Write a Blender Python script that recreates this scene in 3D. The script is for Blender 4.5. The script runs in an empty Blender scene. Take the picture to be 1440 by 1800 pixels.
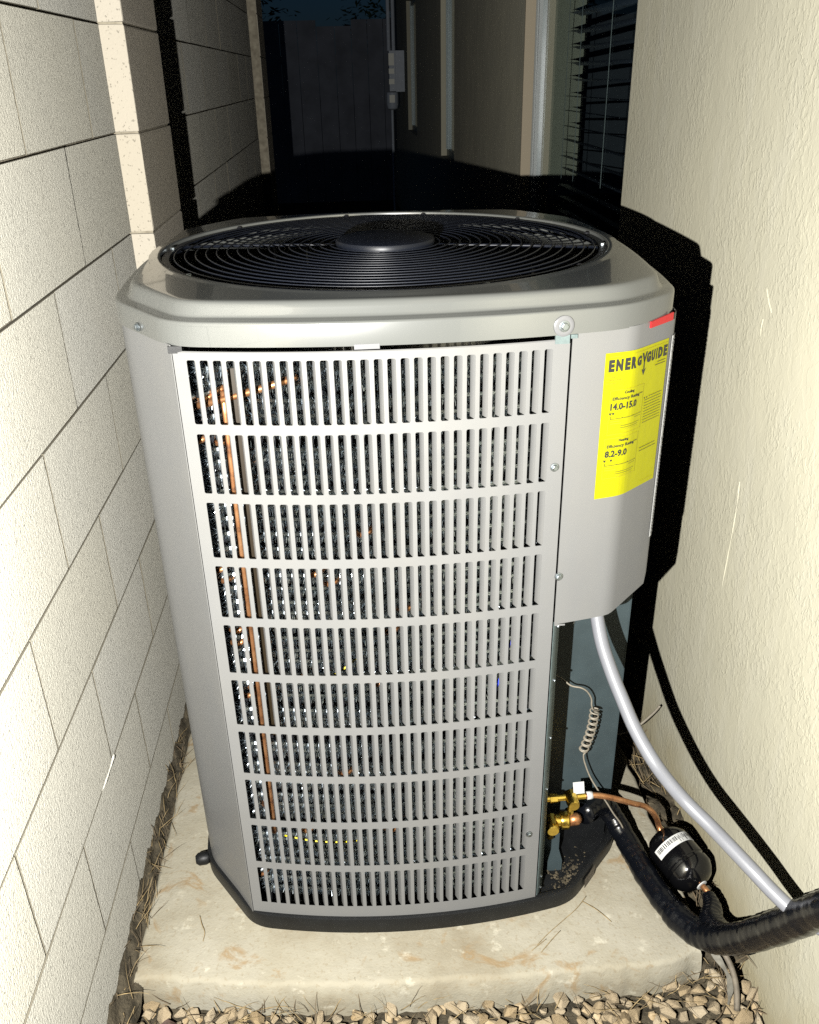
import bpy, bmesh, math, random
from mathutils import Vector, Matrix

random.seed(7)
SC = bpy.context.scene
COL = SC.collection
R = math.radians

# ------------------------------------------------------------------ camera
CAM_POS = Vector((0.4835, 0.0, 1.4672))
YAW, PITCH, ROLL, FPX, CYP = 0.0586, -0.4732, -0.0233, 1549.42, 24.62

def camera_axes():
    cy, sy, cp, sp = math.cos(YAW), math.sin(YAW), math.cos(PITCH), math.sin(PITCH)
    f = Vector((sy * cp, cy * cp, sp)); r = Vector((cy, -sy, 0)); u = r.cross(f)
    cr, sr = math.cos(ROLL), math.sin(ROLL)
    return cr * r + sr * u, -sr * r + cr * u, f

cam = bpy.data.cameras.new("camera")
cam.sensor_fit = 'HORIZONTAL'
cam.sensor_width = 36.0
cam.lens = FPX / 1440 * 36
cam.shift_y = CYP / 1440
cam.clip_start = 0.02
cam.clip_end = 400
camo = bpy.data.objects.new("camera", cam)
COL.objects.link(camo)
_r, _u, _f = camera_axes()
M = Matrix((_r, _u, -_f)).transposed().to_4x4()
M.translation = CAM_POS
camo.matrix_world = M
SC.camera = camo

# ------------------------------------------------------------------ night sky
W = bpy.data.worlds.new("World")
SC.world = W
W.use_nodes = True
wn = W.node_tree
for n in list(wn.nodes):
    wn.nodes.remove(n)
wo = wn.nodes.new('ShaderNodeOutputWorld')
bg = wn.nodes.new('ShaderNodeBackground')
sky = wn.nodes.new('ShaderNodeTexSky')
sky.sky_type = 'NISHITA'
sky.sun_disc = False
sky.sun_elevation = R(18.0)
sky.ozone_density = 10.0
sky.air_density = 1.0
sky.sun_rotation = R(200)
wn.links.new(sky.outputs[0], bg.inputs[0])
bg.inputs[1].default_value = 0.0026
wn.links.new(bg.outputs[0], wo.inputs[0])

# ------------------------------------------------------------------ the photographer's hand light (the only lamp; left of and below the lens)
lt = bpy.data.lights.new("hand_light", 'POINT')
lt.energy = 300
lt.shadow_soft_size = 0.006
lt.color = (1.0, 0.985, 0.95)
lo = bpy.data.objects.new("hand_light", lt)
lo.location = (0.264, 0.0, 1.318)
COL.objects.link(lo)

# ------------------------------------------------------------------ exposure
SC.view_settings.view_transform = 'Standard'
SC.view_settings.look = 'None'
SC.view_settings.gamma = 1.0
SC.view_settings.exposure = 0.32
SC.view_settings.use_curve_mapping = False
SC.cycles.max_bounces = 6
SC.cycles.diffuse_bounces = 0
SC.cycles.glossy_bounces = 3
SC.cycles.transparent_max_bounces = 12
SC.cycles.use_denoising = False        # direct lamp light only: little noise, and the fine print and grain stay crisp
SC.cycles.sample_clamp_indirect = 0.6
SC.cycles.blur_glossy = 1.0
SC.cycles.caustics_reflective = False
SC.cycles.caustics_refractive = False

# ================================================================== materials
class NT:
    def __init__(s, name):
        s.m = bpy.data.materials.new(name)
        s.m.use_nodes = True
        s.t = s.m.node_tree
        s.b = s.t.nodes['Principled BSDF']
        s.co = None
    def n(s, typ, **kw):
        nd = s.t.nodes.new(typ)
        for k, v in kw.items():
            setattr(nd, k, v)
        return nd
    def l(s, a, b):
        s.t.links.new(a, b)
    def coord(s):
        if s.co is None:
            s.co = s.n('ShaderNodeTexCoord')
        return s.co.outputs['Object']
    def mapped(s, scale=(1, 1, 1), rot=(0, 0, 0), src=None):
        mp = s.n('ShaderNodeMapping')
        mp.inputs['Scale'].default_value = scale
        mp.inputs['Rotation'].default_value = rot
        s.l(src or s.coord(), mp.inputs['Vector'])
        return mp.outputs[0]
    def noise(s, scale, detail=4, rough=.55, vec=None, dist=0.0):
        nd = s.n('ShaderNodeTexNoise')
        nd.inputs['Scale'].default_value = scale
        nd.inputs['Detail'].default_value = detail
        nd.inputs['Roughness'].default_value = rough
        nd.inputs['Distortion'].default_value = dist
        s.l(vec or s.coord(), nd.inputs['Vector'])
        return nd.outputs['Fac']
    def voro(s, scale, feature='F1', vec=None, rnd=1.0):
        nd = s.n('ShaderNodeTexVoronoi', feature=feature)
        nd.inputs['Scale'].default_value = scale
        nd.inputs['Randomness'].default_value = rnd
        s.l(vec or s.coord(), nd.inputs['Vector'])
        return nd.outputs['Distance']
    def ramp(s, fac, stops, interp='LINEAR'):
        nd = s.n('ShaderNodeValToRGB')
        cr = nd.color_ramp
        cr.interpolation = interp
        while len(cr.elements) < len(stops):
            cr.elements.new(.5)
        for e, (p, c) in zip(cr.elements, stops):
            e.position = p
            e.color = (c[0], c[1], c[2], 1) if hasattr(c, '__len__') else (c, c, c, 1)
        s.l(fac, nd.inputs[0])
        return nd.outputs[0]
    def mix(s, fac, a, b, mode='MIX'):
        nd = s.n('ShaderNodeMix', data_type='RGBA', blend_type=mode)
        if hasattr(fac, 'links'):
            s.l(fac, nd.inputs[0])
        else:
            nd.inputs[0].default_value = fac
        for v, i in ((a, 6), (b, 7)):
            if hasattr(v, 'links'):
                s.l(v, nd.inputs[i])
            else:
                nd.inputs[i].default_value = (*v, 1)
        return nd.outputs[2]
    def math(s, op, a, b=None):
        nd = s.n('ShaderNodeMath', operation=op)
        for v, i in ((a, 0), (b, 1)):
            if v is None:
                continue
            if hasattr(v, 'links'):
                s.l(v, nd.inputs[i])
            else:
                nd.inputs[i].default_value = v
        return nd.outputs[0]
    def bump(s, h, strength=.5, dist=.002, prev=None):
        nd = s.n('ShaderNodeBump')
        nd.inputs['Strength'].default_value = strength
        nd.inputs['Distance'].default_value = dist
        s.l(h, nd.inputs['Height'])
        if prev is not None:
            s.l(prev, nd.inputs['Normal'])
        s.l(nd.outputs[0], s.b.inputs['Normal'])
        return nd.outputs[0]
    def rand(s):
        return s.n('ShaderNodeObjectInfo').outputs['Random']
    def base(s, col=None, rough=None, metal=None, spec=None, coat=None):
        for k, v in (('Base Color', col), ('Roughness', rough), ('Metallic', metal), ('Specular IOR Level', spec), ('Coat Weight', coat)):
            if v is None:
                continue
            if hasattr(v, 'links'):
                s.l(v, s.b.inputs[k])
            elif k == 'Base Color':
                s.b.inputs[k].default_value = (*v, 1)
            else:
                s.b.inputs[k].default_value = v
        return s

MAT = {}

def simple(name, col, rough=.5, metal=0.0, spec=.5, coat=0.0, var=0.0, vs=30, bump=0.0, bs=200, bd=.001):
    k = NT(name)
    k.base(col, rough, metal, spec, coat)
    if var:
        f = k.noise(vs, 4)
        k.base(k.ramp(f, [(.3, [c * (1 - var) for c in col]), (.7, [min(1, c * (1 + var)) for c in col])]))
    if bump:
        k.bump(k.noise(bs, 3), bump, bd)
    MAT[name] = k.m
    return k.m

# painted concrete block
def mat_block(name, c1, c2, rough=.85, pit=.9):
    k = NT(name)
    big = k.noise(3.2, 3)
    fine = k.noise(60, 5)
    c = k.mix(k.ramp(big, [(.3, 0), (.7, 1)]), c1, c2)
    c = k.mix(k.ramp(k.rand(), [(0, .0), (1, .45)]), c, [x * f_ for x, f_ in zip(c1, (.84, .82, .74))])
    speck = k.ramp(k.noise(420, 2), [(.62, 0), (.72, 1)])
    c = k.mix(k.math('MULTIPLY', speck, .25), c, [x * .55 for x in c1])
    k.base(c, rough, 0, .25)
    v = k.mapped((1, 1.6, .8))
    g = k.noise(210, 4, .6, v)
    pits = k.ramp(k.noise(150, 2, .6, v), [(.30, 0), (.36, 1)])
    holes = k.ramp(k.voro(105, vec=v), [(.08, 0), (.17, 1)])
    hm = k.ramp(k.noise(30, 2), [(.44, 1), (.56, 0)])
    hole = k.math('MULTIPLY', pits, k.math('MAXIMUM', holes, hm))
    c = k.mix(k.math('MULTIPLY', k.math('SUBTRACT', 1.0, hole), .42), c, (.10, .085, .06))   # shade of the pinholes mixed into the colour
    k.base(c)
    k.bump(k.math('ADD', k.math('MULTIPLY', g, 1.0), k.math('MULTIPLY', hole, .55)), pit, .0017)
    MAT[name] = k.m

mat_block('block_paint', (.88, .85, .73), (.84, .82, .72))
mat_block('pilaster_paint', (.50, .45, .36), (.46, .42, .345), pit=1.0)
joint_shade_nt = NT('joint_shade'); joint_shade_nt.base((.15, .135, .10), .95, 0, .2); MAT['joint_shade'] = joint_shade_nt.m  # dark block-flank colour, paints shade into the joint lines

k = NT('mortar')
k.base(k.ramp(k.noise(40, 4), [(.3, (.22, .19, .14)), (.7, (.40, .36, .27))]), .95, 0, .2)
k.bump(k.noise(160, 4), .8, .002)
MAT['mortar'] = k.m

# stucco with a skip-trowel lace finish
k = NT('stucco')
big = k.noise(2.4, 4)
c = k.mix(k.ramp(big, [(.35, 0), (.68, 1)]), (.455, .43, .32), (.415, .395, .30))
streak = k.noise(5, 3, vec=k.mapped((1, 4, .8)))
c = k.mix(k.ramp(streak, [(.5, 0), (.75, .35)]), c, (.49, .47, .38))
speck = k.ramp(k.noise(240, 1), [(.78, 0), (.82, 1)])
c = k.mix(k.math('MULTIPLY', speck, .5), c, (.22, .18, .12))
sepz = k.n('ShaderNodeSeparateXYZ'); k.l(k.coord(), sepz.inputs[0])
lowm = k.ramp(k.math('ADD', sepz.outputs[2], k.math('MULTIPLY', k.noise(7, 4), .30)), [(.20, 1), (.36, 0)])
c = k.mix(k.math('MULTIPLY', lowm, .55), c, (.30, .24, .11))     # soil splashed up the foot of the wall
k.base(c, .8, 0, .3)
v = k.mapped((1, 1.25, .8), (R(25), 0, 0))
fleck = k.ramp(k.noise(95, 2, .5, v), [(.52, 0), (.58, 1)], 'EASE')
mask = k.ramp(k.noise(6, 4, .65), [(.40, .0), (.58, 1)])
lace = k.ramp(k.noise(38, 3, .5, v, .5), [(.44, 0), (.50, 1), (.56, .55)])
h = k.math('ADD', k.math('MULTIPLY', fleck, mask), k.math('MULTIPLY', lace, .35))
b1 = k.bump(h, .45, .0015)
b2 = k.bump(k.noise(330, 3), .22, .0010, b1)
k.bump(k.noise(5, 3), .35, .010, b2)
MAT['stucco'] = k.m

# concrete pad
k = NT('concrete')
c = k.ramp(k.noise(5, 6, .6), [(.3, (.215, .182, .122)), (.5, (.285, .26, .193)), (.72, (.33, .308, .243))])
st = k.ramp(k.noise(9, 4, .6, dist=1.2), [(.58, 0), (.66, .75), (.70, .2)])
c = k.mix(st, c, (.24, .16, .075))
sp = k.ramp(k.noise(130, 3), [(.35, 1), (.43, 0)])
c = k.mix(k.math('MULTIPLY', sp, .35), c, (.20, .155, .09))
wh = k.ramp(k.noise(22, 5, .65), [(.60, 0), (.72, .7)])
c = k.mix(wh, c, (.50, .47, .37))
k.base(c, .9, 0, .25)
b1 = k.bump(k.noise(240, 4), .6, .0012)
k.bump(k.noise(26, 4), .5, .005, b1)
MAT['concrete'] = k.m

k = NT('soil')
k.base(k.ramp(k.noise(45, 5), [(.3, (.03, .026, .018)), (.6, (.085, .07, .045)), (.75, (.17, .14, .09))]), .95, 0, .2)
k.bump(k.noise(120, 5, .7), 1.0, .006)
MAT['soil'] = k.m

k = NT('stone')
c = k.mix(k.rand(), (.38, .29, .17), (.50, .43, .31))
c = k.mix(k.ramp(k.noise(60, 5, .6), [(.35, .75), (.6, 0)]), c, (.22, .145, .06))
k.base(c, .85, 0, .3)
k.bump(k.noise(170, 4, .65), .8, .002)
MAT['stone'] = k.m

# unit paint and friends
k = NT('unit_paint')
dust = k.ramp(k.noise(7, 5, .62, k.mapped((1, 1, .35))), [(.42, 0), (.70, 1)])
k.base(k.mix(k.math('MULTIPLY', dust, .30), (.156, .156, .150), (.192, .184, .160)), k.ramp(k.noise(18, 4), [(.35, .40), (.65, .56)]), 0, .32)
k.b.inputs['Coat Weight'].default_value = .12
k.b.inputs['Coat Roughness'].default_value = .12
b = k.bump(k.noise(420, 2), .05, .0006)
MAT['unit_paint'] = k.m
k = NT('cover_paint')
k.base((.100, .103, .095), .24, 0, .4)
k.b.inputs['Coat Weight'].default_value = .7
k.b.inputs['Coat Roughness'].default_value = .035
k.bump(k.noise(14, 2), .05, .002)
MAT['cover_paint'] = k.m
simple('galvanised', (.12, .155, .15), .5, .25, .5, var=.18, vs=90)
simple('inner_sheet', (.040, .056, .060), .45, .1, .5, var=.12, vs=20, bump=.1)
simple('black_plastic', (.005, .0055, .006), .5, 0, .3, var=.3, vs=40, bump=.15)
simple('black_wire', (.005, .0065, .011), .40, 0, .3)
simple('strip_white', (.17, .16, .13), .6, var=.3, vs=80)
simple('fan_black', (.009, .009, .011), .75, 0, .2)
simple('steel', (.26, .29, .31), .4, 1.0, var=.2, vs=300)
simple('washer_paint', (.14, .14, .14), .3)
simple('brass', (.66, .47, .10), .22, 1.0, var=.15, vs=120)
simple('label_yellow', (.335, .325, .002), .45, 0, .4, bump=.5, bs=26, bd=.0016)
simple('ink', (.012, .012, .012), .6)
simple('faint_ink', (.30, .26, .01), .6)
simple('mid_ink', (.07, .06, .008), .6)
simple('label_white', (.52, .52, .49), .5)
simple('grey_ink', (.25, .25, .25), .6)
simple('brown_ink', (.20, .09, .03), .6)
simple('red_tape', (.40, .012, .015), .35, 0, .5)
simple('conduit_pvc', (.165, .169, .182), .34, 0, .5, coat=.2, var=.03, vs=40)
simple('drier_black', (.003, .003, .0035), .12, 0, .5)
simple('wire_beige', (.22, .195, .15), .5, var=.15, vs=200)
simple('wire_dark', (.03, .028, .025), .5)
simple('yellow_wire', (.55, .46, .01), .4)
simple('blue_wire', (.02, .05, .6), .4)
simple('straw', (.26, .19, .09), .8, var=.45, vs=60)
simple('straw_dark', (.11, .08, .045), .85, var=.4, vs=60)
simple('bark', (.12, .09, .06), .9, var=.3, vs=40)
simple('leaf', (.035, .06, .02), .6, var=.3, vs=10)
simple('dead_leaf', (.06, .035, .025), .8, var=.3, vs=100)
simple('vinyl_frame', (.30, .32, .31), .28, 0, .5)
simple('metal_frame', (.16, .20, .20), .4, .2, .5)
simple('blind_slat', (.16, .18, .24), .45)
simple('room_dark', (.05, .055, .065), .9)
simple('fence_board', (.13, .14, .165), .85, var=.25, vs=4)
simple('meter_grey', (.40, .44, .49), .5, 0, var=.1)
simple('sticker_pale', (.85, .84, .72), .5)
simple('old_tape', (.13, .11, .08), .7, var=.35, vs=60)
simple('olive_strip', (.015, .009, .002), .5, .2, var=.2, vs=30)
simple('trim_tan', (.32, .27, .19), .8, bump=.3, bs=150)

k = NT('copper')
f = k.noise(50, 4)
k.base(k.ramp(f, [(.30, (.16, .08, .05)), (.45, (.46, .21, .09)), (.7, (.62, .33, .16))]), .36, .85)
MAT['copper'] = k.m

k = NT('insulation')
k.base((.003, .0035, .005), .22, 0, .28)
k.b.inputs['Coat Weight'].default_value = .0
k.b.inputs['Coat Roughness'].default_value = .12
k.bump(k.noise(90, 3, dist=.5), .25, .002)
MAT['insulation'] = k.m

k = NT('spine_fin')
k.base(k.ramp(k.noise(40, 3), [(.3, (.28, .33, .37)), (.7, (.72, .79, .84))]), .30, .95)
MAT['spine_fin'] = k.m

def glass(name, tint=(.9, .95, .95)):
    m = bpy.data.materials.new(name)
    m.use_nodes = True
    t = m.node_tree
    t.nodes.clear()
    o = t.nodes.new('ShaderNodeOutputMaterial')
    mx = t.nodes.new('ShaderNodeMixShader')
    tr = t.nodes.new('ShaderNodeBsdfTransparent')
    tr.inputs[0].default_value = (*tint, 1)
    gl = t.nodes.new('ShaderNodeBsdfGlossy')
    gl.inputs['Roughness'].default_value = .02
    lw = t.nodes.new('ShaderNodeLayerWeight')
    lw.inputs[0].default_value = .5
    pw = t.nodes.new('ShaderNodeMath'); pw.operation = 'POWER'; pw.inputs[1].default_value = 4.0
    t.links.new(lw.outputs['Facing'], pw.inputs[0])
    fr = t.nodes.new('ShaderNodeMath'); fr.operation = 'MULTIPLY_ADD'; fr.inputs[1].default_value = .8; fr.inputs[2].default_value = .04
    t.links.new(pw.outputs[0], fr.inputs[0])
    t.links.new(fr.outputs[0], mx.inputs[0])
    t.links.new(tr.outputs[0], mx.inputs[1])
    t.links.new(gl.outputs[0], mx.inputs[2])
    t.links.new(mx.outputs[0], o.inputs[0])
    MAT[name] = m
glass('window_glass')

# ================================================================== mesh helpers
def mesh(name, verts, faces, mat=None, smooth=False):
    me = bpy.data.meshes.new(name)
    me.from_pydata([tuple(v) for v in verts], [], faces)
    if mat:
        me.materials.append(MAT[mat])
    if smooth:
        for p in me.polygons:
            p.use_smooth = True
    me.update()
    return me

def link(name, me, parent=None, loc=None, rot=None):
    o = bpy.data.objects.new(name, me)
    COL.objects.link(o)
    if parent is not None:
        o.parent = parent
    if loc is not None:
        o.location = loc
    if rot is not None:
        o.rotation_euler = rot
    return o

def tag(o, label=None, cat=None, group=None, kind=None):
    if label: o['label'] = label
    if cat: o['category'] = cat
    if group: o['group'] = group
    if kind: o['kind'] = kind
    return o

def empty(name, loc=(0, 0, 0)):
    o = bpy.data.objects.new(name, None)
    o.empty_display_size = .05
    o.location = loc
    COL.objects.link(o)
    return o

class MB:
    """collects shapes, in world coordinates, into one mesh"""
    def __init__(s):
        s.v = []; s.f = []
    def add(s, verts, faces):
        o = len(s.v)
        s.v += [Vector(x) for x in verts]
        s.f += [tuple(i + o for i in f) for f in faces]
        return s
    def box(s, a, b):
        x0, y0, z0 = a; x1, y1, z1 = b
        return s.add([(x0, y0, z0), (x1, y0, z0), (x1, y1, z0), (x0, y1, z0), (x0, y0, z1), (x1, y0, z1), (x1, y1, z1), (x0, y1, z1)],
                     [(3, 2, 1, 0), (4, 5, 6, 7), (0, 1, 5, 4), (1, 2, 6, 5), (2, 3, 7, 6), (3, 0, 4, 7)])
    def tube(s, pts, rad, n=12, caps=True, ripple=None):
        pts = [Vector(p) for p in pts]
        rr = rad if hasattr(rad, '__len__') else [rad] * len(pts)
        rings = []
        t0 = (pts[1] - pts[0]).normalized()
        up = Vector((0, 0, 1)) if abs(t0.z) < .9 else Vector((1, 0, 0))
        a = t0.cross(up).normalized()
        for i, p in enumerate(pts):
            t = (pts[min(i + 1, len(pts) - 1)] - pts[max(i - 1, 0)]).normalized()
            a = (a - t * a.dot(t)).normalized()
            b = t.cross(a)
            rings.append([p + (a * math.cos(2 * math.pi * j / n) + b * math.sin(2 * math.pi * j / n)) * rr[i] for j in range(n)])
        o = len(s.v)
        for rg in rings:
            s.v += rg
        for i in range(len(rings) - 1):
            for j in range(n):
                s.f.append((o + i * n + j, o + i * n + (j + 1) % n, o + (i + 1) * n + (j + 1) % n, o + (i + 1) * n + j))
        if caps:
            s.f.append(tuple(o + j for j in reversed(range(n))))
            s.f.append(tuple(o + (len(rings) - 1) * n + j for j in range(n)))
        return s
    def lathe(s, prof, org, axis, n=24):
        """prof: list of (radius, distance along the axis)"""
        axis = Vector(axis).normalized(); org = Vector(org)
        up = Vector((0, 0, 1)) if abs(axis.z) < .9 else Vector((1, 0, 0))
        a = axis.cross(up).normalized(); b = axis.cross(a)
        o = len(s.v)
        for r_, d in prof:
            for j in range(n):
                w = 2 * math.pi * j / n
                s.v.append(org + axis * d + (a * math.cos(w) + b * math.sin(w)) * r_)
        for i in range(len(prof) - 1):
            for j in range(n):
                s.f.append((o + i * n + j, o + (i + 1) * n + j, o + (i + 1) * n + (j + 1) % n, o + i * n + (j + 1) % n))
        s.f.append(tuple(o + j for j in range(n)))
        s.f.append(tuple(o + (len(prof) - 1) * n + j for j in reversed(range(n))))
        return s
    def wall(s, path, z0, z1, th=0.0015, inward=None):
        """vertical sheet along a plan path; z0/z1 may be lists"""
        n = len(path)
        Z0 = z0 if hasattr(z0, '__len__') else [z0] * n
        Z1 = z1 if hasattr(z1, '__len__') else [z1] * n
        pin = offset_path(path, th)
        v = []
        for i in range(n):
            v += [(path[i][0], path[i][1], Z0[i]), (path[i][0], path[i][1], Z1[i]), (pin[i][0], pin[i][1], Z1[i]), (pin[i][0], pin[i][1], Z0[i])]
        f = []
        for i in range(n - 1):
            a, b = 4 * i, 4 * i + 4
            f += [(a, b, b + 1, a + 1), (a + 1, b + 1, b + 2, a + 2), (a + 2, b + 2, b + 3, a + 3), (a + 3, b + 3, b, a)]
        f += [(0, 1, 2, 3), (4 * n - 1, 4 * n - 2, 4 * n - 3, 4 * n - 4)]
        return s.add(v, f)
    def build(s, name, mat, parent=None, smooth=False, angle=None):
        me = mesh(name, s.v, s.f, mat, smooth or angle is not None)
        if angle is not None:
            me.set_sharp_from_angle(angle=R(angle))
        return link(name, me, parent)

def offset_path(path, d):
    """offset an open plan path to its left-hand side (positive d)"""
    out = []
    n = len(path)
    for i in range(n):
        p = Vector(path[i][:2]); a = Vector(path[max(i - 1, 0)][:2]); b = Vector(path[min(i + 1, n - 1)][:2])
        d1 = (p - a).normalized() if i > 0 else (b - p).normalized()
        d2 = (b - p).normalized() if i < n - 1 else d1
        n1 = Vector((-d1.y, d1.x)); n2 = Vector((-d2.y, d2.x))
        m = (n1 + n2).normalized()
        k_ = d / max(.35, m.dot(n1))
        out.append((p.x + m.x * k_, p.y + m.y * k_))
    return out

def smooth_path(pts, n=8):
    pts = [Vector(p) for p in pts]
    P = [pts[0] * 2 - pts[1]] + pts + [pts[-1] * 2 - pts[-2]]
    out = []
    for i in range(1, len(P) - 2):
        for j in range(n):
            t = j / n
            a, b, c, d = P[i - 1], P[i], P[i + 1], P[i + 2]
            out.append(.5 * ((2 * b) + (c - a) * t + (2 * a - 5 * b + 4 * c - d) * t * t + (3 * b - a - 3 * c + d) * t ** 3))
    out.append(pts[-1])
    return out

def bevel_box(name, size, mat, bev=.004, seg=1, jitter=0.0, shade_mat=None, lim=.9):
    bm = bmesh.new()
    bmesh.ops.create_cube(bm, size=1)
    for v in bm.verts:
        v.co = Vector((v.co.x * size[0], v.co.y * size[1], v.co.z * size[2]))
    bmesh.ops.bevel(bm, geom=list(bm.edges), offset=bev, segments=seg, profile=.6, affect='EDGES')
    for v in bm.verts:
        v.co += Vector([random.uniform(-jitter, jitter) for _ in range(3)])
    me = bpy.data.meshes.new(name)
    me.materials.append(MAT[mat])
    if shade_mat:
        me.materials.append(MAT[shade_mat])     # darker flanks: shade of the joints put into the colour
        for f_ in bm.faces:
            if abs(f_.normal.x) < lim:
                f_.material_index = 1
    bm.to_mesh(me); bm.free()
    return me

def text_mesh(body, size, align='LEFT', width=1.0, bold=0.0):
    cu = bpy.data.curves.new('lettering', 'FONT')
    cu.body = body; cu.size = size; cu.align_x = align; cu.resolution_u = 2
    cu.offset = bold
    ob = bpy.data.objects.new('lettering', cu)
    COL.objects.link(ob)
    dg = bpy.context.evaluated_depsgraph_get()
    me = bpy.data.meshes.new_from_object(ob.evaluated_get(dg))
    vs = [(v.co.x * width, v.co.y) for v in me.vertices]
    fs = [tuple(p.vertices) for p in me.polygons]
    bpy.data.objects.remove(ob); bpy.data.curves.remove(cu); bpy.data.meshes.remove(me)
    return vs, fs

# ================================================================== THE SETTING
# ---- ground
gv, gf = [], []
ground = MB()
ground.add([(-60, -40, -.082), (60, -40, -.082), (60, 90, -.082), (-60, 90, -.082)], [(0, 1, 2, 3)])
ground = ground.build('ground', 'soil')
tag(ground, 'dark soil ground under the gravel and along the side yard', kind='structure')

# gravel: crushed stones in front of the pad
def stone_mesh(i):
    rnd = random.Random(100 + i)
    bm = bmesh.new()
    for _ in range(15):
        v = Vector([rnd.gauss(0, 1) for _ in range(3)]).normalized()
        v = Vector((v.x * rnd.uniform(.8, 1.15), v.y * rnd.uniform(.6, .95), v.z * rnd.uniform(.5, .75)))
        bm.verts.new(v)
    bmesh.ops.convex_hull(bm, input=bm.verts)
    for v in [v for v in bm.verts if not v.link_faces]:
        bm.verts.remove(v)
    bmesh.ops.bevel(bm, geom=list(bm.edges), offset=.03, segments=1, affect='EDGES')
    me = bpy.data.meshes.new('stone')
    bm.to_mesh(me); bm.free()
    me.materials.append(MAT['stone'])
    return me
STONES = [stone_mesh(i) for i in range(12)]

def pad_front(x):
    pts = [(-.1, 1.108), (.024, 1.096), (.3, 1.060), (.5, 1.046), (.7, 1.043), (.82, 1.044), (.99, 1.044), (1.06, 1.065), (1.3, 1.08)]
    for (a, b), (c, d) in zip(pts, pts[1:]):
        if a <= x <= c:
            return b + (d - b) * (x - a) / (c - a)
    return 1.1

spots = []
y = .84
while y < 1.10:
    x = .0 + random.uniform(0, .02)
    while x < 1.165:
        xx, yy = x + random.uniform(-.007, .007), y + random.uniform(-.007, .007)
        if yy < pad_front(xx) - .008 and xx > .02:
            spots.append((xx, yy, random.uniform(.0105, .020)))
        x += random.uniform(.023, .033)
    y += .0245
spots.sort(key=lambda s: -s[1])
for i, (x, y_, s) in enumerate(spots[:300]):
    o = link('stone', STONES[i % 12], ground, (x, y_, -.078 + s * .55 + random.uniform(0, .010)),
             (random.uniform(-.5, .5), random.uniform(-.5, .5), random.uniform(0, 6.28)))
    o.scale = (s * random.uniform(.9, 1.25), s, s)
rest = MB()
for i, (x, y_, s) in enumerate(spots[300:] + [(random.uniform(.0, 1.165), random.uniform(.6, 1.09), random.uniform(.007, .014)) for _ in range(520)]):
    me = STONES[i % 12]
    mt = Matrix.Translation((x, y_, -.080 + s * .4)) @ Matrix.Rotation(random.uniform(0, 6.28), 4, 'Z') @ Matrix.Scale(s, 4)
    rest.add([mt @ v.co for v in me.vertices], [tuple(p.vertices) for p in me.polygons])
o = rest.build('gravel', 'stone', ground)
tag(o, kind='stuff')

# ---- concrete pad
def build_pad():
    rnd = random.Random(5)
    out = []
    xs = [.020 + (1.075 - .020) * i / 70 for i in range(71)]
    for x in xs:
        out.append((x, pad_front(x) + rnd.uniform(-.0035, .0035)))
    ys = [1.12 + i * .04 for i in range(32)]
    for y in ys:
        out.append((1.085 + rnd.uniform(-.004, .004), y))
    for y in reversed(ys):
        out.append((.020 + rnd.uniform(-.003, .003), y))
    n = len(out)
    cx, cy = .55, 1.7
    def ring(ins, z, jz=0):
        r_ = []
        for (x, y) in out:
            d = Vector((x - cx, y - cy)); L = d.length
            q = d * ((L - ins) / L)
            r_.append((cx + q.x, cy + q.y, z + rnd.uniform(-jz, jz)))
        return r_
    rings = [ring(.0, -.13), ring(-.004, -.045, .002), ring(0, -.008, .002), ring(.004, -.002, .0012), ring(.010, 0, .0007)]
    v = [p for rg in rings for p in rg]
    f = []
    for a in range(len(rings) - 1):
        for i in range(n):
            f.append((a * n + i, a * n + (i + 1) % n, (a + 1) * n + (i + 1) % n, (a + 1) * n + i))
    f.append(tuple((len(rings) - 1) * n + i for i in range(n)))
    o = link('concrete_pad', mesh('concrete_pad', v, f, 'concrete', True))
    o.data.set_sharp_from_angle(angle=R(50))
    return tag(o, 'stained pale concrete pad under the grey heat pump', kind='structure')
build_pad()

# ---- soil wedge between block wall and pad
def build_soil(name, x0, x1, z0, z1, ya, yb, label):
    rnd = random.Random(9)
    v, f = [], []
    nx, ny = 9, 150
    for j in range(ny + 1):
        for i in range(nx + 1):
            t = i / nx
            v.append((x0 + (x1 - x0) * t, ya + (yb - ya) * j / ny, z0 + (z1 - z0) * t + rnd.uniform(-.006, .006) + .008 * math.sin(j * .9 + i)))
    for j in range(ny):
        for i in range(nx):
            a = j * (nx + 1) + i
            f.append((a, a + 1, a + nx + 2, a + nx + 1))
    o = link(name, mesh(name, v, f, 'soil', True))
    return tag(o, label, kind='structure')
build_soil('soil_strip', -.004, .036, .036, -.03, .6, 2.4, 'dark soil and debris wedged between the block wall and the pad')
build_soil('soil_strip', 1.075, 1.18, -.055, -.03, 1.06, 2.4, 'dark debris along the foot of the stucco wall')

# ---- left block wall
CH = .2032; HL = .2032; Z0 = .15; YA = 1.8949
wall = empty('block_wall', (0, 3, -.08))
tag(wall, 'cream painted concrete block wall with raised pilasters on the left', 'wall')
core = MB()
core.box((-.16, -1.2, -.2), (-.0055, 5.90, 2.182))
core.box((-.0054, 2.092, -.2), (.0465, 2.448, 2.182))
core.box((-.0054, 5.507, -.2), (.0465, 5.893, 2.182))
core = core.build('mortar', 'mortar', wall)
core.matrix_parent_inverse = wall.matrix_basis.inverted()
BL = [bevel_box('block', (.022, .4064 - .0036, CH - .0036), 'block_paint', .0007, 1, .0006, 'joint_shade', .9) for i in range(4)]
BH = bevel_box('block', (.022, .2032 - .0045, CH - .0045), 'block_paint', .0005, 1, .0006, 'joint_shade')
PB = [bevel_box('block', (.06, .376, CH - .004), 'pilaster_paint', .004, 2, .0007) for _ in range(2)]
inv = Vector((0, 3, -.08))
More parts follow.
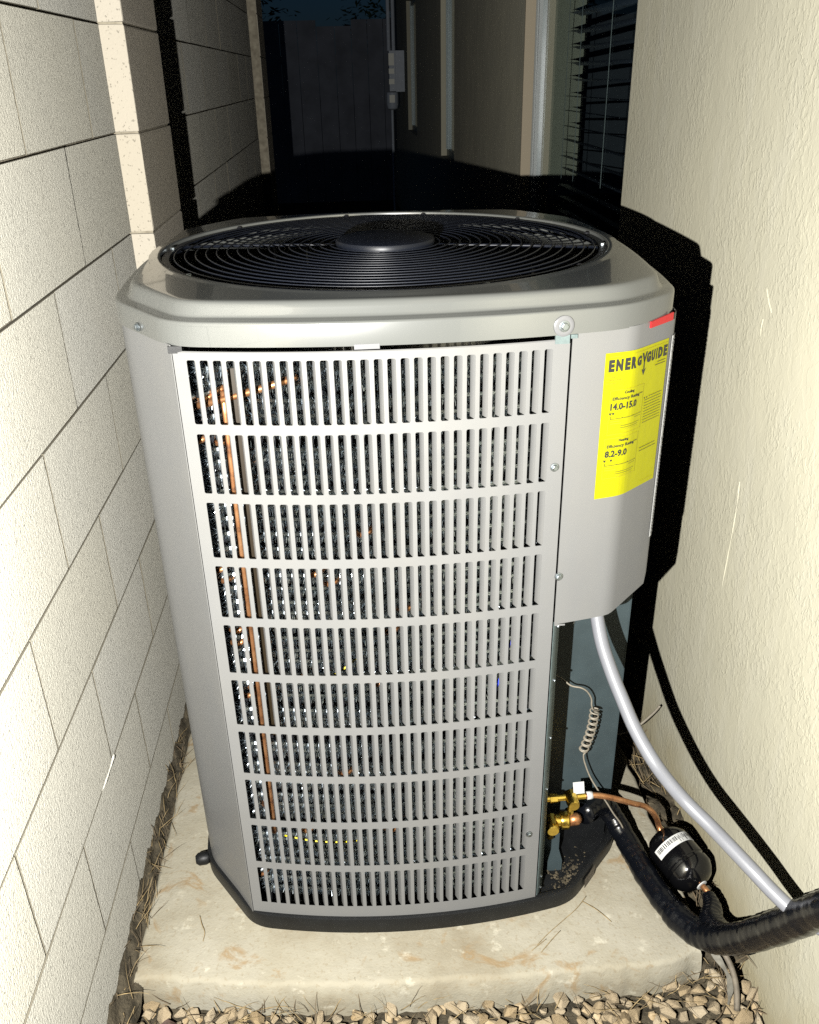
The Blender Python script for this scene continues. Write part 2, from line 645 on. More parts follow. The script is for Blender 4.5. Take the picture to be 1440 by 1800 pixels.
def put_block(me, x, y, z):
    o = link('block', me, wall, Vector((x, y, z)) - inv)
    o.rotation_euler = (random.uniform(-.002, .002), 0, random.uniform(-.0025, .0025))
    return o
for row in range(-1, 10):
    zc = Z0 + row * CH + CH / 2
    # vertical joints: the courses alternate by half a block
    par = 1 if row % 2 == 0 else 0        # course above joint H (row 0) has joints at even offsets from YA
    y = YA + (0 if row % 2 == 0 else -HL) - 6 * .4064
    while y < 5.5:
        a, b = y, y + .4064
        if b > .25:
            for lo_, hi_ in ((-9, 2.085), (2.46, 5.5)):
                s, e = max(a, lo_), min(b, hi_)
                if e - s > .05:
                    if abs(e - s - .4064) < 1e-4:
                        put_block(random.choice(BL), -.011 + random.uniform(-.0006, .0006), (s + e) / 2, zc)
                    else:
                        me = bevel_box('block', (.022, e - s - .0036, CH - .0036), 'block_paint', .0005, 1, .0006, 'joint_shade')
                        put_block(me, -.011, (s + e) / 2, zc)
        y += .4064
    put_block(PB[row % 2], .020, 2.2725, zc)
    put_block(PB[row % 2], .020, 5.70, zc)
# a smear of mortar squeezed from a joint
sm = MB()
sm.tube(smooth_path([(-.003, 1.303, .352), (-.002, 1.290, .354), (-.003, 1.262, .350), (-.002, 1.235, .351), (-.004, 1.195, .349)], 4), [.0025, .0042, .005, .0046, .005, .004, .0046, .0038, .0043, .004, .0043, .0038, .004, .0036, .0034, .003, .002], 8)
sm.v = [v - inv for v in sm.v]
sm.build('mortar_smear', 'block_paint', wall, True)

# ---- house wall on the right
house = empty('house', (1.3, 3, -.08))
tag(house, 'cream stucco house wall with recessed windows on the right', 'building')
HI = Vector((1.3, 3, -.08))
def hpart(mb, name, mat, parent=house, **kw):
    mb.v = [v - HI for v in mb.v]
    return mb.build(name, mat, parent, **kw)
WX = 1.167
OPEN = [(2.29, 3.66, .72, 2.12), (5.95, 6.75, .95, 2.12), (8.95, 10.15, .95, 2.12)]
wl = MB()
yy = -1.2
for (a, b, z0, z1) in OPEN:
    wl.box((WX, yy, -.2), (WX + .22, a, 2.7))
    wl.box((WX, a, -.2), (WX + .22, b, z0))
    wl.box((WX, a, z1), (WX + .22, b, 2.7))
    yy = b
wl.box((WX, yy, -.2), (WX + .22, 13.2, 2.7))
hpart(wl, 'wall', 'stucco')
roofm = MB()
roofm.add([(WX - .45, -1.4, 2.55), (WX - .45, 13.4, 2.55), (WX - .45, 13.4, 2.72), (WX - .45, -1.4, 2.72), (4.2, -1.4, 3.6), (4.2, 13.4, 3.6), (4.2, -1.4, 3.4), (4.2, 13.4, 3.4)],
          [(0, 1, 2, 3), (3, 2, 5, 4), (0, 6, 7, 1), (0, 3, 4, 6), (1, 7, 5, 2)])
hpart(roofm, 'roof', 'bark')

rg = MB()     # raised drips left by the trowel
rg.tube(smooth_path([(WX - .0005, 1.412, .800), (WX + .0002, 1.408, .74), (WX - .0003, 1.410, .66), (WX + .0010, 1.418, .535)], 6), [.0014 + .0006 * math.sin(i) for i in range(19)], 6)
rg.tube(smooth_path([(WX, 1.430, 1.143), (WX - .0003, 1.412, 1.122), (WX + .001, 1.399, 1.108)], 5), .0018, 6)
rg.tube(smooth_path([(WX, 1.424, 1.092), (WX, 1.426, 1.075), (WX + .001, 1.423, 1.062)], 5), .0015, 6)
hpart(rg, 'plaster_ridge', 'stucco', smooth=True)['kind'] = 'stuff'

def window(op, blinds):
    a, b, z0, z1 = op
    fx = WX + .040
    fr = MB()
    w = .045
    fr.box((fx, a + .001, z0), (fx + .028, a + w, z1)); fr.box((fx, b - w, z0), (fx + .028, b - .001, z1))
    fr.box((fx, a + w, z0), (fx + .028, b - w, z0 + w)); fr.box((fx, a + w, z1 - w), (fx + .028, b - w, z1))
    win = hpart(fr, 'window', 'vinyl_frame' if blinds else 'metal_frame')
    st = MB()   # narrow track ribs on the frame
    for q in (.010, .022, .034):
        st.box((fx - .006, b - w + q, z0 + w), (fx - .0005, b - w + q + .005, z1 - .002))
    hpart(st, 'track', 'vinyl_frame' if blinds else 'metal_frame', win)
    gl = MB(); gl.box((fx + .012, a + w + .001, z0 + w + .001), (fx + .016, b - w - .001, z1 - w - .001))
    hpart(gl, 'pane', 'window_glass', win)
    room = MB()
    room.add([(fx + .051, a - .25, z0 - .05), (fx + .9, a - .25, z0 - .05), (fx + .9, b + .4, z0 - .05), (fx + .051, b + .4, z0 - .05), (fx + .051, a - .25, z1 + .05), (fx + .9, a - .25, z1 + .05), (fx + .9, b + .4, z1 + .05), (fx + .051, b + .4, z1 + .05)],
             [(0, 1, 2, 3), (7, 6, 5, 4), (1, 5, 6, 2), (0, 4, 5, 1), (2, 6, 7, 3)])
    hpart(room, 'room', 'room_dark', win)
    if blinds:
        sl = MB()
        # one slat, shared; slightly tilted and cupped
        L = 1.22
        vs, fs = [], []
        for i in range(5):
            t = (i / 4 - .5)
            for yv in (0, L):
                vs.append((t * .046, yv, -.0035 * (1 - 4 * t * t) * -1 + t * .012))
        for i in range(4):
            fs.append((2 * i, 2 * i + 1, 2 * i + 3, 2 * i + 2))
        sm_ = mesh('slat', vs, fs, 'blind_slat', True)
        z = z0 + .08
        while z < z1 - .06:
            o = link('slat', sm_, win, Vector((fx + .085, 2.22, z)) - HI, (random.uniform(-.004, .004), R(24) + random.uniform(-.05, .05), 0))
            z += .0492
        co = MB()
        for yv in (2.50, 2.86, 3.22, 3.40):
            co.tube([(fx + .060, yv, z0 + .05), (fx + .060, yv, z1 - .05)], .0012, 5)
        hpart(co, 'ladder_cord', 'vinyl_frame', win)
window(OPEN[0], True)
window(OPEN[1], False)
window(OPEN[2], False)
rv = MB(); rv.box((WX - .003, 3.6575, .72), (WX + .0395, 3.669, 2.12))
hpart(rv, 'window_reveal', 'trim_tan')

# ---- fence closing the side yard
fence = empty('end_fence', (.4, 13, -.08))
tag(fence, 'dark vertical board fence closing the far end of the side yard', 'fence')
x = -3.0
tops = {}
while x < 1.15:
    w = random.uniform(.19, .25)
    top = 2.04 if .28 < x + w / 2 < .66 else 2.11
    m = MB(); m.box((x + .003 - .4, -.02 + random.uniform(-.006, .006), 0), (min(x + w, 1.16) - .003 - .4, .02, top + .08))
    m.build('board', 'fence_board', fence)
    x += w
m = MB()
for zr in (.4, 1.7):
    m.box((-3.4, .021, zr), (.76, .06, zr + .09))
m.build('rail', 'fence_board', fence)

# ---- electric meter box on the far house wall
mbx = empty('meter_box', (1.075, 10.66, 1.1))
tag(mbx, 'grey electric meter box with pale stickers on the far stucco wall', 'meter box')
def lp(mb, org, name, mat, parent, **kw):
    org = Vector(org); mb.v = [v - org for v in mb.v]
    return mb.build(name, mat, parent, **kw)
MO = (1.075, 10.66, 1.1)
m = MB(); m.box((1.005, 10.66, 1.31), (1.166, 10.82, 1.70)); case = lp(m, MO, 'case', 'meter_grey', mbx)
m = MB(); m.box((1.072, 10.635, 1.305), (1.168, 10.659, 1.695)); lp(m, MO, 'door', 'meter_grey', mbx)
m = MB(); m.lathe([(.062, 0), (.066, .02), (.066, .12), (.055, .16), (.03, .175)], (1.035, 10.73, 1.30), (0, 0, -1), 20); lp(m, MO, 'meter', 'meter_grey', mbx, angle=35)
for (z0, z1) in ((1.56, 1.675), (1.48, 1.53), (1.38, 1.43), (1.20, 1.275)):
    yv = 10.656 if z0 > 1.3 else 10.658
    m = MB(); m.box((1.0, yv - .0, z0), (1.058, yv + .003, z1)); lp(m, MO, 'sticker', 'sticker_pale', mbx)
m = MB()
for xv in (1.01, 1.06):
    m.tube([(xv, 10.74, 1.70), (xv, 10.74, 2.6)], .02, 10)
m.tube([(1.03, 10.73, 1.13), (1.03, 10.73, -.09)], .014, 10)
lp(m, MO, 'conduit', 'meter_grey', mbx)

# ---- trees beyond the fence (dark against the night sky)
def tree(x, y, h, seed, label):
    rnd = random.Random(seed)
    root = empty('tree', (x, y, -.08))
    tag(root, label, 'tree', 'trees beyond the end fence')
    t = MB()
    t.tube([(0, 0, 0), (.04, .03, h * .4), (-.03, .05, h * .8)], [.10, .075, .03], 8)
    for _ in range(6):
        a = rnd.uniform(0, 6.28)
        t.tube([(0, .03, h * rnd.uniform(.35, .6)), (math.cos(a) * .5, math.sin(a) * .5, h * .75), (math.cos(a) * .9, math.sin(a) * .9, h * rnd.uniform(.8, .95))], [.035, .02, .008], 6)
    t.build('trunk', 'bark', root, True)
    c = MB()
    for _ in range(26):
        cc = Vector((rnd.gauss(0, .55), rnd.gauss(0, .5), h * rnd.uniform(.5, 1.0)))
        for _ in range(90):
            p = cc + Vector((rnd.gauss(0, .2), rnd.gauss(0, .2), rnd.gauss(0, .17)))
            d = Vector((rnd.uniform(-1, 1), rnd.uniform(-1, 1), rnd.uniform(-.6, .3))).normalized() * .06
            e = d.cross(Vector((rnd.uniform(-1, 1), rnd.uniform(-1, 1), 1))).normalized() * .022
            c.add([p - d, p + e, p + d, p - e], [(0, 1, 2, 3)])
    c.build('crown', 'leaf', root)
tree(-1.35, 15.0, 3.6, 1, 'leafy dark tree behind the left end of the far fence')
tree(1.75, 15.5, 3.9, 2, 'leafy dark tree behind the right end of the far fence')

# ================================================================== THE HEAT PUMP
UX, UY = .546, 1.605
UO = (UX, UY, 0)
unit = empty('heat_pump', UO)
tag(unit, 'grey outdoor heat pump with louvred front panel standing on the concrete pad', 'heat pump')
def up(mb, name, mat, parent=unit, **kw):
    return lp(mb, UO, name, mat, parent, **kw)

def bow(p, q, sag, n=14):
    """points from p to q bulging to the right-hand side by sag (without q)"""
    p = Vector(p); q = Vector(q); d = q - p
    nr = Vector((d.y, -d.x)).normalized()
    return [p + d * (i / n) + nr * (sag * 4 * (i / n) * (1 - i / n)) for i in range(n)]

def fillet(path, idx, r, closed=True):
    """round the corners of a plan path: points within r of a corner give way to a curve"""
    P = [Vector(p) for p in path]
    n = len(P)
    def walk(i, step):
        acc, j = 0.0, i
        while True:
            q = j + step
            if not closed and (q < 0 or q >= n): return P[j], j
            q %= n
            L = (P[q] - P[j]).length
            if acc + L >= r or q in idx:
                t = min(.5 if q in idx else 1.0, (r - acc) / L)
                return P[j].lerp(P[q], t), j
            acc += L; j = q
    drop, ins = set(), {}
    for i in idx:
        A, ja = walk(i, -1); B, jb = walk(i, 1)
        j = i
        while j != ja: j = (j - 1) % n; drop.add(j)
        j = i
        while j != jb: j = (j + 1) % n; drop.add(j)
        ins[i] = [A * (1 - t) ** 2 + P[i] * (2 * t * (1 - t)) + B * t * t for t in (0, .17, .34, .5, .66, .83, 1)]
    out = []
    for i in range(n):
        if i in ins: out += ins[i]
        elif i not in drop: out.append(P[i])
    return out

FL, FR_ = (.235, 1.188), (.868, 1.1890)
def outline(right_corner=(.955, 1.258), FR_=FR_):
    segs = [(FL, FR_, .036, 24), (FR_, right_corner, 0, 3), (right_corner, (.962, 1.875), .022, 14), ((.962, 1.875), (.857, 2.022), 0, 3),
            ((.857, 2.022), (.235, 2.022), .036, 18), ((.235, 2.022), (.13, 1.875), 0, 3), ((.13, 1.875), (.13, 1.335), .013, 12), ((.13, 1.335), FL, 0, 3)]
    pts, corners = [], []
    for p, q, s, n in segs:
        corners.append(len(pts))
        pts += bow(p, q, s, n)
    return pts, corners
OUT, CORN = outline()
OUTR = fillet(OUT, set(CORN), .040)

def off_closed(path, d):
    n = len(path)
    out = []
    for i in range(n):
        p = Vector(path[i]); a = Vector(path[i - 1]); b = Vector(path[(i + 1) % n])
        d1 = (p - a).normalized(); d2 = (b - p).normalized()
        n1 = Vector((-d1.y, d1.x)); n2 = Vector((-d2.y, d2.x))
        m = (n1 + n2)
        m = m.normalized() if m.length > 1e-6 else n1
        out.append(p + m * (d / max(.5, m.dot(n1))))
    return out

def yf(x):
    t = (x - .546) / .311
    return 1.188 - .036 * (1 - t * t)

# ---- top cover: skirt, groove, raised bead, flat deck, fan collar
def build_cover():
    n = len(OUTR)
    prof = [(.004, 1.1475), (0, 1.1475), (0, 1.1772), (.0006, 1.1795), (.0020, 1.1808), (.0040, 1.1813), (.0060, 1.1815), (.0165, 1.1820), (.0185, 1.1824), (.0200, 1.1836), (.0215, 1.1865), (.0240, 1.1940), (.0258, 1.1985), (.0280, 1.2012), (.0310, 1.2025), (.0340, 1.2029), (.038, 1.2031), (.042, 1.2032)]
    rings = [[(p.x, p.y, z) for p in off_closed(OUTR, d)] for d, z in prof]
    for r_, z in ((.4035, 1.2046), (.4000, 1.2048), (.3935, 1.2056), (.3890, 1.2060), (.3860, 1.2058), (.3842, 1.2045), (.3836, 1.2015), (.3832, 1.1900), (.3830, 1.0950)):
        rg = []
        for p in OUTR:
            w = math.atan2(p.y - UY, p.x - UX)
            rg.append((UX + r_ * math.cos(w), UY + r_ * math.sin(w), z))
        rings.append(rg)
    v = [p for rg in rings for p in rg]
    f = []
    for a in range(len(rings) - 1):
        for i in range(n):
            f.append((a * n + i, a * n + (i + 1) % n, (a + 1) * n + (i + 1) % n, (a + 1) * n + i))
    m = MB(); m.add(v, f)
    o = up(m, 'top_cover', 'cover_paint', angle=38)
    return o
cover = build_cover()

def hexhead(parent, pos, nrm, r_=.0048, washer=0, name='screw'):
    m = MB()
    nrm = Vector(nrm).normalized()
    pos = Vector(pos)
    if washer:
        w = MB(); w.lathe([(washer, -.001), (washer, .0012), (washer * .82, .0026), (washer * .6, .0022)], pos, nrm, 24)
        wo_ = up(w, 'washer', 'washer_paint', parent, angle=40)
        pos = pos + nrm * .002
    m.lathe([(r_ * 1.35, -.001), (r_ * 1.35, .0008), (r_ * 1.1, .0012)], pos, nrm, 18)
    m.lathe([(r_ * .95, .0005), (r_ * .95, .0036), (r_ * .75, .0044)], pos, nrm, 6)
    return up(m, name, 'steel', parent)
CHN = Vector((-.147, -.105)).normalized()
hexhead(cover, (.180 + CHN.x * .0022, 1.2652 + CHN.y * .0022, 1.157), (CHN.x, CHN.y, 0))
hexhead(cover, (.768, yf(.768) - .0015, 1.160), (.15, -1, 0), .0058, .0145)
m = MB(); m.box((.483, yf(.5) - .0008, 1.1435), (.517, yf(.5) + .0008, 1.1505)); up(m, 'tab', 'washer_paint', cover)
m = MB(); m.box((.758, yf(.768) + .0015, 1.1345), (.778, yf(.768) + .006, 1.1470)); m.box((.780, yf(.78) + .001, 1.141), (.789, yf(.78) + .005, 1.1465)); up(m, 'clip', 'galvanised', cover)
m = MB(); m.box((.231, 1.1905, 1.137), (.250, 1.197, 1.1470)); up(m, 'clip', 'black_plastic', cover)

# red tape on the right corner of the skirt
def chamfer_pt(t, off=.0, z=0):
    a = Vector(FR_); b = Vector((.955, 1.258))
    p = a.lerp(b, t)
    d = (b - a).normalized(); nr = Vector((d.y, -d.x))
    return Vector((p.x + nr.x * off, p.y + nr.y * off, z))
m = MB()
m.wall([tuple(chamfer_pt(t, .0028)[:2]) for t in (.40, .55, .75, .90)], [1.1400, 1.1405, 1.1412, 1.1418], [1.1490, 1.1505, 1.1520, 1.1530], .0025)
up(m, 'red_strip', 'red_tape', cover)

# ---- fan guard
guard = MB()
for r0, r1, z in ((.3705, .3824, 1.2005),):
    n = 120
    v, f = [], []
    for i in range(n):
        w = 2 * math.pi * i / n
        for r_, zz in ((r0, z - .010), (r0, z), (r1, z), (r1, z - .010)):
            v.append((UX + r_ * math.cos(w), UY + r_ * math.sin(w), zz))
    for i in range(n):
        a, b = 4 * i, 4 * ((i + 1) % n)
        f += [(a, b, b + 1, a + 1), (a + 1, b + 1, b + 2, a + 2), (a + 2, b + 2, b + 3, a + 3)]
    guard.add(v, f)
guard = up(guard, 'fan_guard', 'black_wire')
def dome(r_):
    return 1.2015 + .0050 * (1 - (r_ / .37) ** 2)
for i in range(16):
    r_ = .0965 + i * .0177
    n = 84
    pts = [(UX + r_ * math.cos(2 * math.pi * j / n), UY + r_ * math.sin(2 * math.pi * j / n), dome(r_)) for j in range(n + 1)]
    m = MB(); m.tube(pts, .0013, 6, False)
    up(m, 'ring', 'black_wire', guard, smooth=True)
for ang in (-10, 80, 168, 260):
    w = R(ang)
    m = MB(); m.tube([(UX + r_ * math.cos(w), UY + r_ * math.sin(w), dome(r_) - .0045) for r_ in (.06, .15, .25, .377)], .0028, 8)
    up(m, 'rib', 'black_wire', guard, smooth=True)
m = MB()
m.lathe([(.083, -.004), (.0855, 0), (.0865, .008), (.0845, .0125), (.079, .0145), (.03, .0150), (.001, .0152)], (UX, UY - .012, 1.2030), (0, 0, 1), 48)
hub = up(m, 'motor_cap', 'fan_black', guard, angle=40)
hub.data.materials[0] = MAT['black_wire']
for ang in (8, 42, 75, 100, 138, 175, 215, 252, 290, 320, 350):
    w = R(ang)
    m = MB()
    m.lathe([(.0045, 0), (.0045, .003), (.003, .004)], (UX + .3765 * math.cos(w), UY + .3765 * math.sin(w), 1.2006), (0, 0, 1), 8)
    up(m, 'screw', 'steel' if ang in (175, 215, 252, 290, 350) else 'fan_black', guard)
# fan below the guard
m = MB()
m.lathe([(.075, 0), (.075, .10), (.05, .11)], (UX, UY, 1.02), (0, 0, 1), 28)
fan = up(m, 'fan', 'fan_black', angle=40)
for kf in range(4):
    v, f = [], []
    for i in range(9):
        r_ = .06 + .30 * i / 8
        for j in range(7):
            w = kf * math.pi / 2 + .5 + (j / 6 - .5) * (1.1 + .25 * i / 8) + .25 * i / 8
            v.append((UX + r_ * math.cos(w), UY + r_ * math.sin(w), 1.105 + (j / 6 - .5) * .075))
    for i in range(8):
        for j in range(6):
            a = i * 7 + j
            f.append((a, a + 1, a + 8, a + 7))
    m = MB(); m.add(v, f)
    up(m, 'blade', 'fan_black', fan, smooth=True)

# ---- base pan
BOUT = fillet(*(lambda t: (t[0], set(t[1])))(outline((.978, 1.325), (.853, 1.188))), .03)
def build_base():
    n = len(BOUT)
    prof = [(.012, .0), (.002, .0), (-.002, .006), (-.003, .036), (-.002, .041), (.004, .0425), (.010, .041), (.014, .012)]
    rings = [[(p.x, p.y, z) for p in off_closed(BOUT, d)] for d, z in prof]
    v = [p for rg in rings for p in rg]
    f = []
    for a in range(len(rings) - 1):
        for i in range(n):
            f.append((a * n + i, a * n + (i + 1) % n, (a + 1) * n + (i + 1) % n, (a + 1) * n + i))
    f.append(tuple((len(rings) - 1) * n + i for i in range(n)))
    m = MB(); m.add(v, f)
    return up(m, 'base_pan', 'black_plastic', angle=40)
base = build_base()
# rubber foot at the left, dry grit lying inside the pan, worn sticker on the right chamfer
m = MB(); m.lathe([(.012, 0), (.014, .006), (.013, .020), (.008, .026)], (.128, 1.345, .028), (-1, -.2, 0), 14); up(m, 'foot', 'black_plastic', base, angle=40)
m = MB()
rnd = random.Random(3)
for _ in range(260):
    x = rnd.gauss(.885, .030); y_ = rnd.gauss(1.245, .022); s = rnd.uniform(.0012, .0045)
    if not (.80 < x < .95 and 1.205 < y_ < 1.36) or (Vector((x, y_)) - Vector((.857, 1.188))).dot(Vector((.137, -.121)).normalized()) > -.022:
        continue
    me = STONES[rnd.randrange(12)]
    mt = Matrix.Translation((x, y_, .013 + s * .3)) @ Matrix.Rotation(rnd.uniform(0, 6), 4, 'Z') @ Matrix.Scale(s, 4)
    m.add([mt @ v.co for v in me.vertices], [tuple(p.vertices) for p in me.polygons])
o = up(m, 'grit', 'soil', base); o['kind'] = 'stuff'
m = MB()
ca, cb = Vector((.857, 1.188)), Vector((.978, 1.325))
cd = (cb - ca).normalized(); cn = Vector((cd.y, -cd.x))
def bpt(t, z, o_=.0042):
    p = ca.lerp(cb, t) + cn * o_
    return (p.x, p.y, z)
m.add([bpt(.24, .006), bpt(.48, .008), bpt(.48, .035), bpt(.24, .032)], [(0, 1, 2, 3)])
up(m, 'sticker', 'old_tape', base)

# ---- corner, side and back panels
INS = .004
body = [Vector(p) for p in off_closed(OUT, INS)]
def sub(i0, i1):
    n = len(body)
    out = []
    i = i0
    while True:
        out.append(body[i % n])
        if i % n == i1 % n and i >= i1:
            break
        i += 1
    return out
c = CORN
nb = len(body)
# left corner panel: from the left side round the chamfer to the seam
pth = [body[c[7] - 2], body[c[7] - 1]] + [body[j] for j in range(c[7], nb)] + [Vector((.2342, yf(.2342) + INS - .0006))]
pth = fillet(pth, {2}, .035, False)
m = MB(); m.wall([(p.x, p.y) for p in pth], .040, 1.1490, .0012)
up(m, 'corner_panel', 'unit_paint', angle=30)
for nm, a, b in (('left_panel', c[6], c[7] - 3), ('back_panel', c[3] + 1, c[6] - 1), ('right_panel', c[2] + 4, c[3])):
    m = MB(); m.wall([(body[j].x, body[j].y) for j in range(a, b + 1)], .040, 1.149, .0012)
    up(m, nm, 'unit_paint', angle=30)

# ---- louvred front panel
NS, NR = 28, 10
SX0, SP, SW = .2545, .01812, .0119
RZ0, RP, RH = 1.1280, .10735, .0925
PX0, PX1, PZ0, PZ1 = .2362, .7800, .0425, 1.1385
def fp(x, z, o_=0.0):
    return Vector((x, yf(x) + .0045 + o_, z))
def build_front():
    xs = [PX0, PX0 + .006]
    slot_x = []
    for i in range(NS):
        a = SX0 + i * SP
        slot_x.append((len(xs), a, a + SW))
        xs += [a, a + SW]
    xs.append(PX1)
    zs = [PZ0]
    slot_z = []
    for j in reversed(range(NR)):
        t = RZ0 - j * RP
        slot_z.append(len(zs))
        zs += [t - RH, t]
    zs.append(PZ1)
    hole = {(sx, sz) for sx, _, _ in slot_x for sz in slot_z}
    m = MB()
    for side, o_ in ((0, 0.0), (1, .0012)):
        idx = len(m.v)
        for z in zs:
            for x in xs:
                m.v.append(fp(x, z, o_))
        nx = len(xs)
        for iz in range(len(zs) - 1):
            for ix in range(nx - 1):
                if (ix, iz) in hole:
                    continue
                q = (idx + iz * nx + ix, idx + iz * nx + ix + 1, idx + (iz + 1) * nx + ix + 1, idx + (iz + 1) * nx + ix)
                m.f.append(q if side == 0 else tuple(reversed(q)))
    # slot edges, rounded corners
    rr = .0018
    for sx, a, b in slot_x:
        for j in range(NR):
            t = RZ0 - j * RP; bt = t - RH
            ring = [(a, bt), (b, bt), (b, t), (a, t)]
            v = [fp(x, z) for x, z in ring] + [fp(x, z, .0012) for x, z in ring]
            m.add(v, [(0, 4, 5, 1), (1, 5, 6, 2), (2, 6, 7, 3), (3, 7, 4, 0)])
            for (x, z), sxn, szn in zip(ring, (1, -1, -1, 1), (1, 1, -1, -1)):
                p0, p1, p2 = fp(x, z, .0001), fp(x + sxn * rr, z, .0001), fp(x, z + szn * rr, .0001)
                m.add([p0, p1, p2], [(0, 1, 2)])
    # outer edges
    for (xa, za, xb, zb) in ((PX0, PZ0, PX1, PZ0), (PX1, PZ0, PX1, PZ1), (PX0, PZ0, PX0, PZ1)):
        n = 20
        for i in range(n):
            x0, z0 = xa + (xb - xa) * i / n, za + (zb - za) * i / n
            x1, z1 = xa + (xb - xa) * (i + 1) / n, za + (zb - za) * (i + 1) / n
            m.add([fp(x0, z0), fp(x1, z1), fp(x1, z1, .006), fp(x0, z0, .006)], [(0, 1, 2, 3)])
    # top lip rolled inwards
    n = 30
    for i in range(n):
        x0 = PX0 + (PX1 - PX0) * i / n; x1 = PX0 + (PX1 - PX0) * (i + 1) / n
        m.add([fp(x0, PZ1), fp(x1, PZ1), fp(x1, PZ1 + .0015, .0015), fp(x0, PZ1 + .0015, .0015), fp(x0, PZ1 + .0015, .014), fp(x1, PZ1 + .0015, .014)],
              [(0, 1, 2, 3)])
    return up(m, 'front_panel', 'unit_paint', angle=25)
front = build_front()
# one louvre blade behind each slot, hinged on its right edge and leaning inwards
def blade_mesh(depth, lean):
    lv = [(0, 0), (-.0004, .0008), (-.0014, .0021), (-lean, depth), (-lean, depth + .0008)]
    v, f = [], []
    for (x, y_) in lv:
        for z in (-RH / 2, RH / 2):
            v.append((x, y_, z))
    for i in range(len(lv) - 1):
        f.append((2 * i, 2 * i + 1, 2 * i + 3, 2 * i + 2))
    me = mesh('louvre_blade', v, f, 'unit_paint', True)
    me.set_sharp_from_angle(angle=R(30))
    return me
BLADE, BLADE_M, BLADE_S = blade_mesh(.0118, .0054), blade_mesh(.0118, .0042), blade_mesh(.0110, .0022)
rb = random.Random(6)
for j in range(NR):
    for i in range(NS):
        x = SX0 + i * SP + SW
        p = fp(x, RZ0 - j * RP - RH / 2, .0004) - Vector(UO)
        o = link('louvre_blade', BLADE_S if i < 3 else BLADE_M if i < 13 else BLADE, front, p, (0, 0, rb.uniform(-.03, .03)))
hexhead(front, (.7675, yf(.7675) + .003, .950), (.15, -1, 0), .0048)
hexhead(front, (.7600, yf(.76) + .003, .215), (.15, -1, 0), .0045)
# grey return flange on the right of the panel, down to the pan
m = MB()
fl = [(.7835, yf(.7835) + .007), (.7845, yf(.7845) + .0075), (.801, 1.213), (.801, 1.235)]
m.wall(fl, .030, .674, .0012)
fl_o = up(m, 'corner_post', 'galvanised', angle=30)
for z in (.655, .545, .42, .30, .075, .045):
    hexhead(fl_o, (.7925, 1.1982, z), (.7, -.7, 0), .0022, 0, 'rivet')

# ---- control box cover with its labels
def box_path():
    pts = [(.7830 + (.859 - .783) * i / 8, yf(.783 + (.859 - .783) * i / 8) + .0030) for i in range(9)]
    a = Vector(pts[-1]); corner = Vector((.8755, 1.1945)); e = Vector((.953, 1.2595))
    b = corner + (e - corner).normalized() * .016
    for t in (.2, .4, .6, .8, 1):
        q = a * (1 - t) ** 2 + corner * 2 * t * (1 - t) + b * t * t
        pts.append((q.x, q.y))
    for t in (.35, .7, 1.0):
        q = b.lerp(e, t); pts.append((q.x, q.y))
    k_ = len(pts) - 1
    pts += [(.9570, 1.2640), (.9600, 1.272), (.9665, 1.315), (.9725, 1.365)]
    return pts, k_
BP, BK = box_path()
Z0s = []
for (x, y_) in BP:
    if x <= .879: Z0s.append(.6725)
    elif x <= .9535: Z0s.append(.6725 + (x - .879) / (.9535 - .879) * .017)
    else: Z0s.append(.690 + min(1, (x - .9535) / .019) * .10)
m = MB(); m.wall(BP, Z0s, 1.1490, .0013)
cbox = up(m, 'control_box_cover', 'unit_paint', angle=35)
m = MB()   # bottom of the box
inner = [(.7850, 1.30), (.968, 1.365)]
bt = [Vector((x, y_, .684)) for x, y_ in offset_path(BP, .003)[:BK + 1]] + [Vector((.953, 1.36, .684)), Vector((.786, 1.36, .684))]
m.add(bt, [tuple(reversed(range(len(bt))))])
up(m, 'box_floor', 'fan_black', cbox)
hexhead(cbox, (.7850, yf(.785) + .0022, .762), (.15, -1, 0), .0050)
m = MB(); m.box((.7832, yf(.79) + .0012, .6700), (.800, yf(.79) + .0022, .6728)); up(m, 'tab', 'unit_paint', cbox)

# label sheets bent round the box: s runs along the plan path from X=.833
def path_len(P):
    L = [0]
    for a, b in zip(P, P[1:]):
        L.append(L[-1] + (Vector(b) - Vector(a)).length)
    return L
PL = path_len(BP)
def s_at_x(x):
    for i in range(len(BP) - 1):
        if BP[i][0] <= x <= BP[i + 1][0]:
            return PL[i] + (PL[i + 1] - PL[i]) * (x - BP[i][0]) / (BP[i + 1][0] - BP[i][0])
S0 = s_at_x(.8335); S1 = s_at_x(.9455)
def on_box(s, z, off):
    s = max(0, min(PL[-1] - 1e-6, s))
    for i in range(len(BP) - 1):
        if PL[i] <= s <= PL[i + 1]:
            t = (s - PL[i]) / (PL[i + 1] - PL[i])
            p = Vector(BP[i]).lerp(Vector(BP[i + 1]), t)
            def nrm(j):
                a = Vector(BP[max(j - 1, 0)]); b = Vector(BP[min(j + 1, len(BP) - 1)])
                d = (b - a).normalized(); return Vector((d.y, -d.x))
            n_ = nrm(i).lerp(nrm(i + 1), t).normalized()
            return Vector((p.x + n_.x * off, p.y + n_.y * off, z))
LBW = S1 - S0; LBZ0, LBZ1 = .889, 1.1145; LBH = LBZ1 - LBZ0
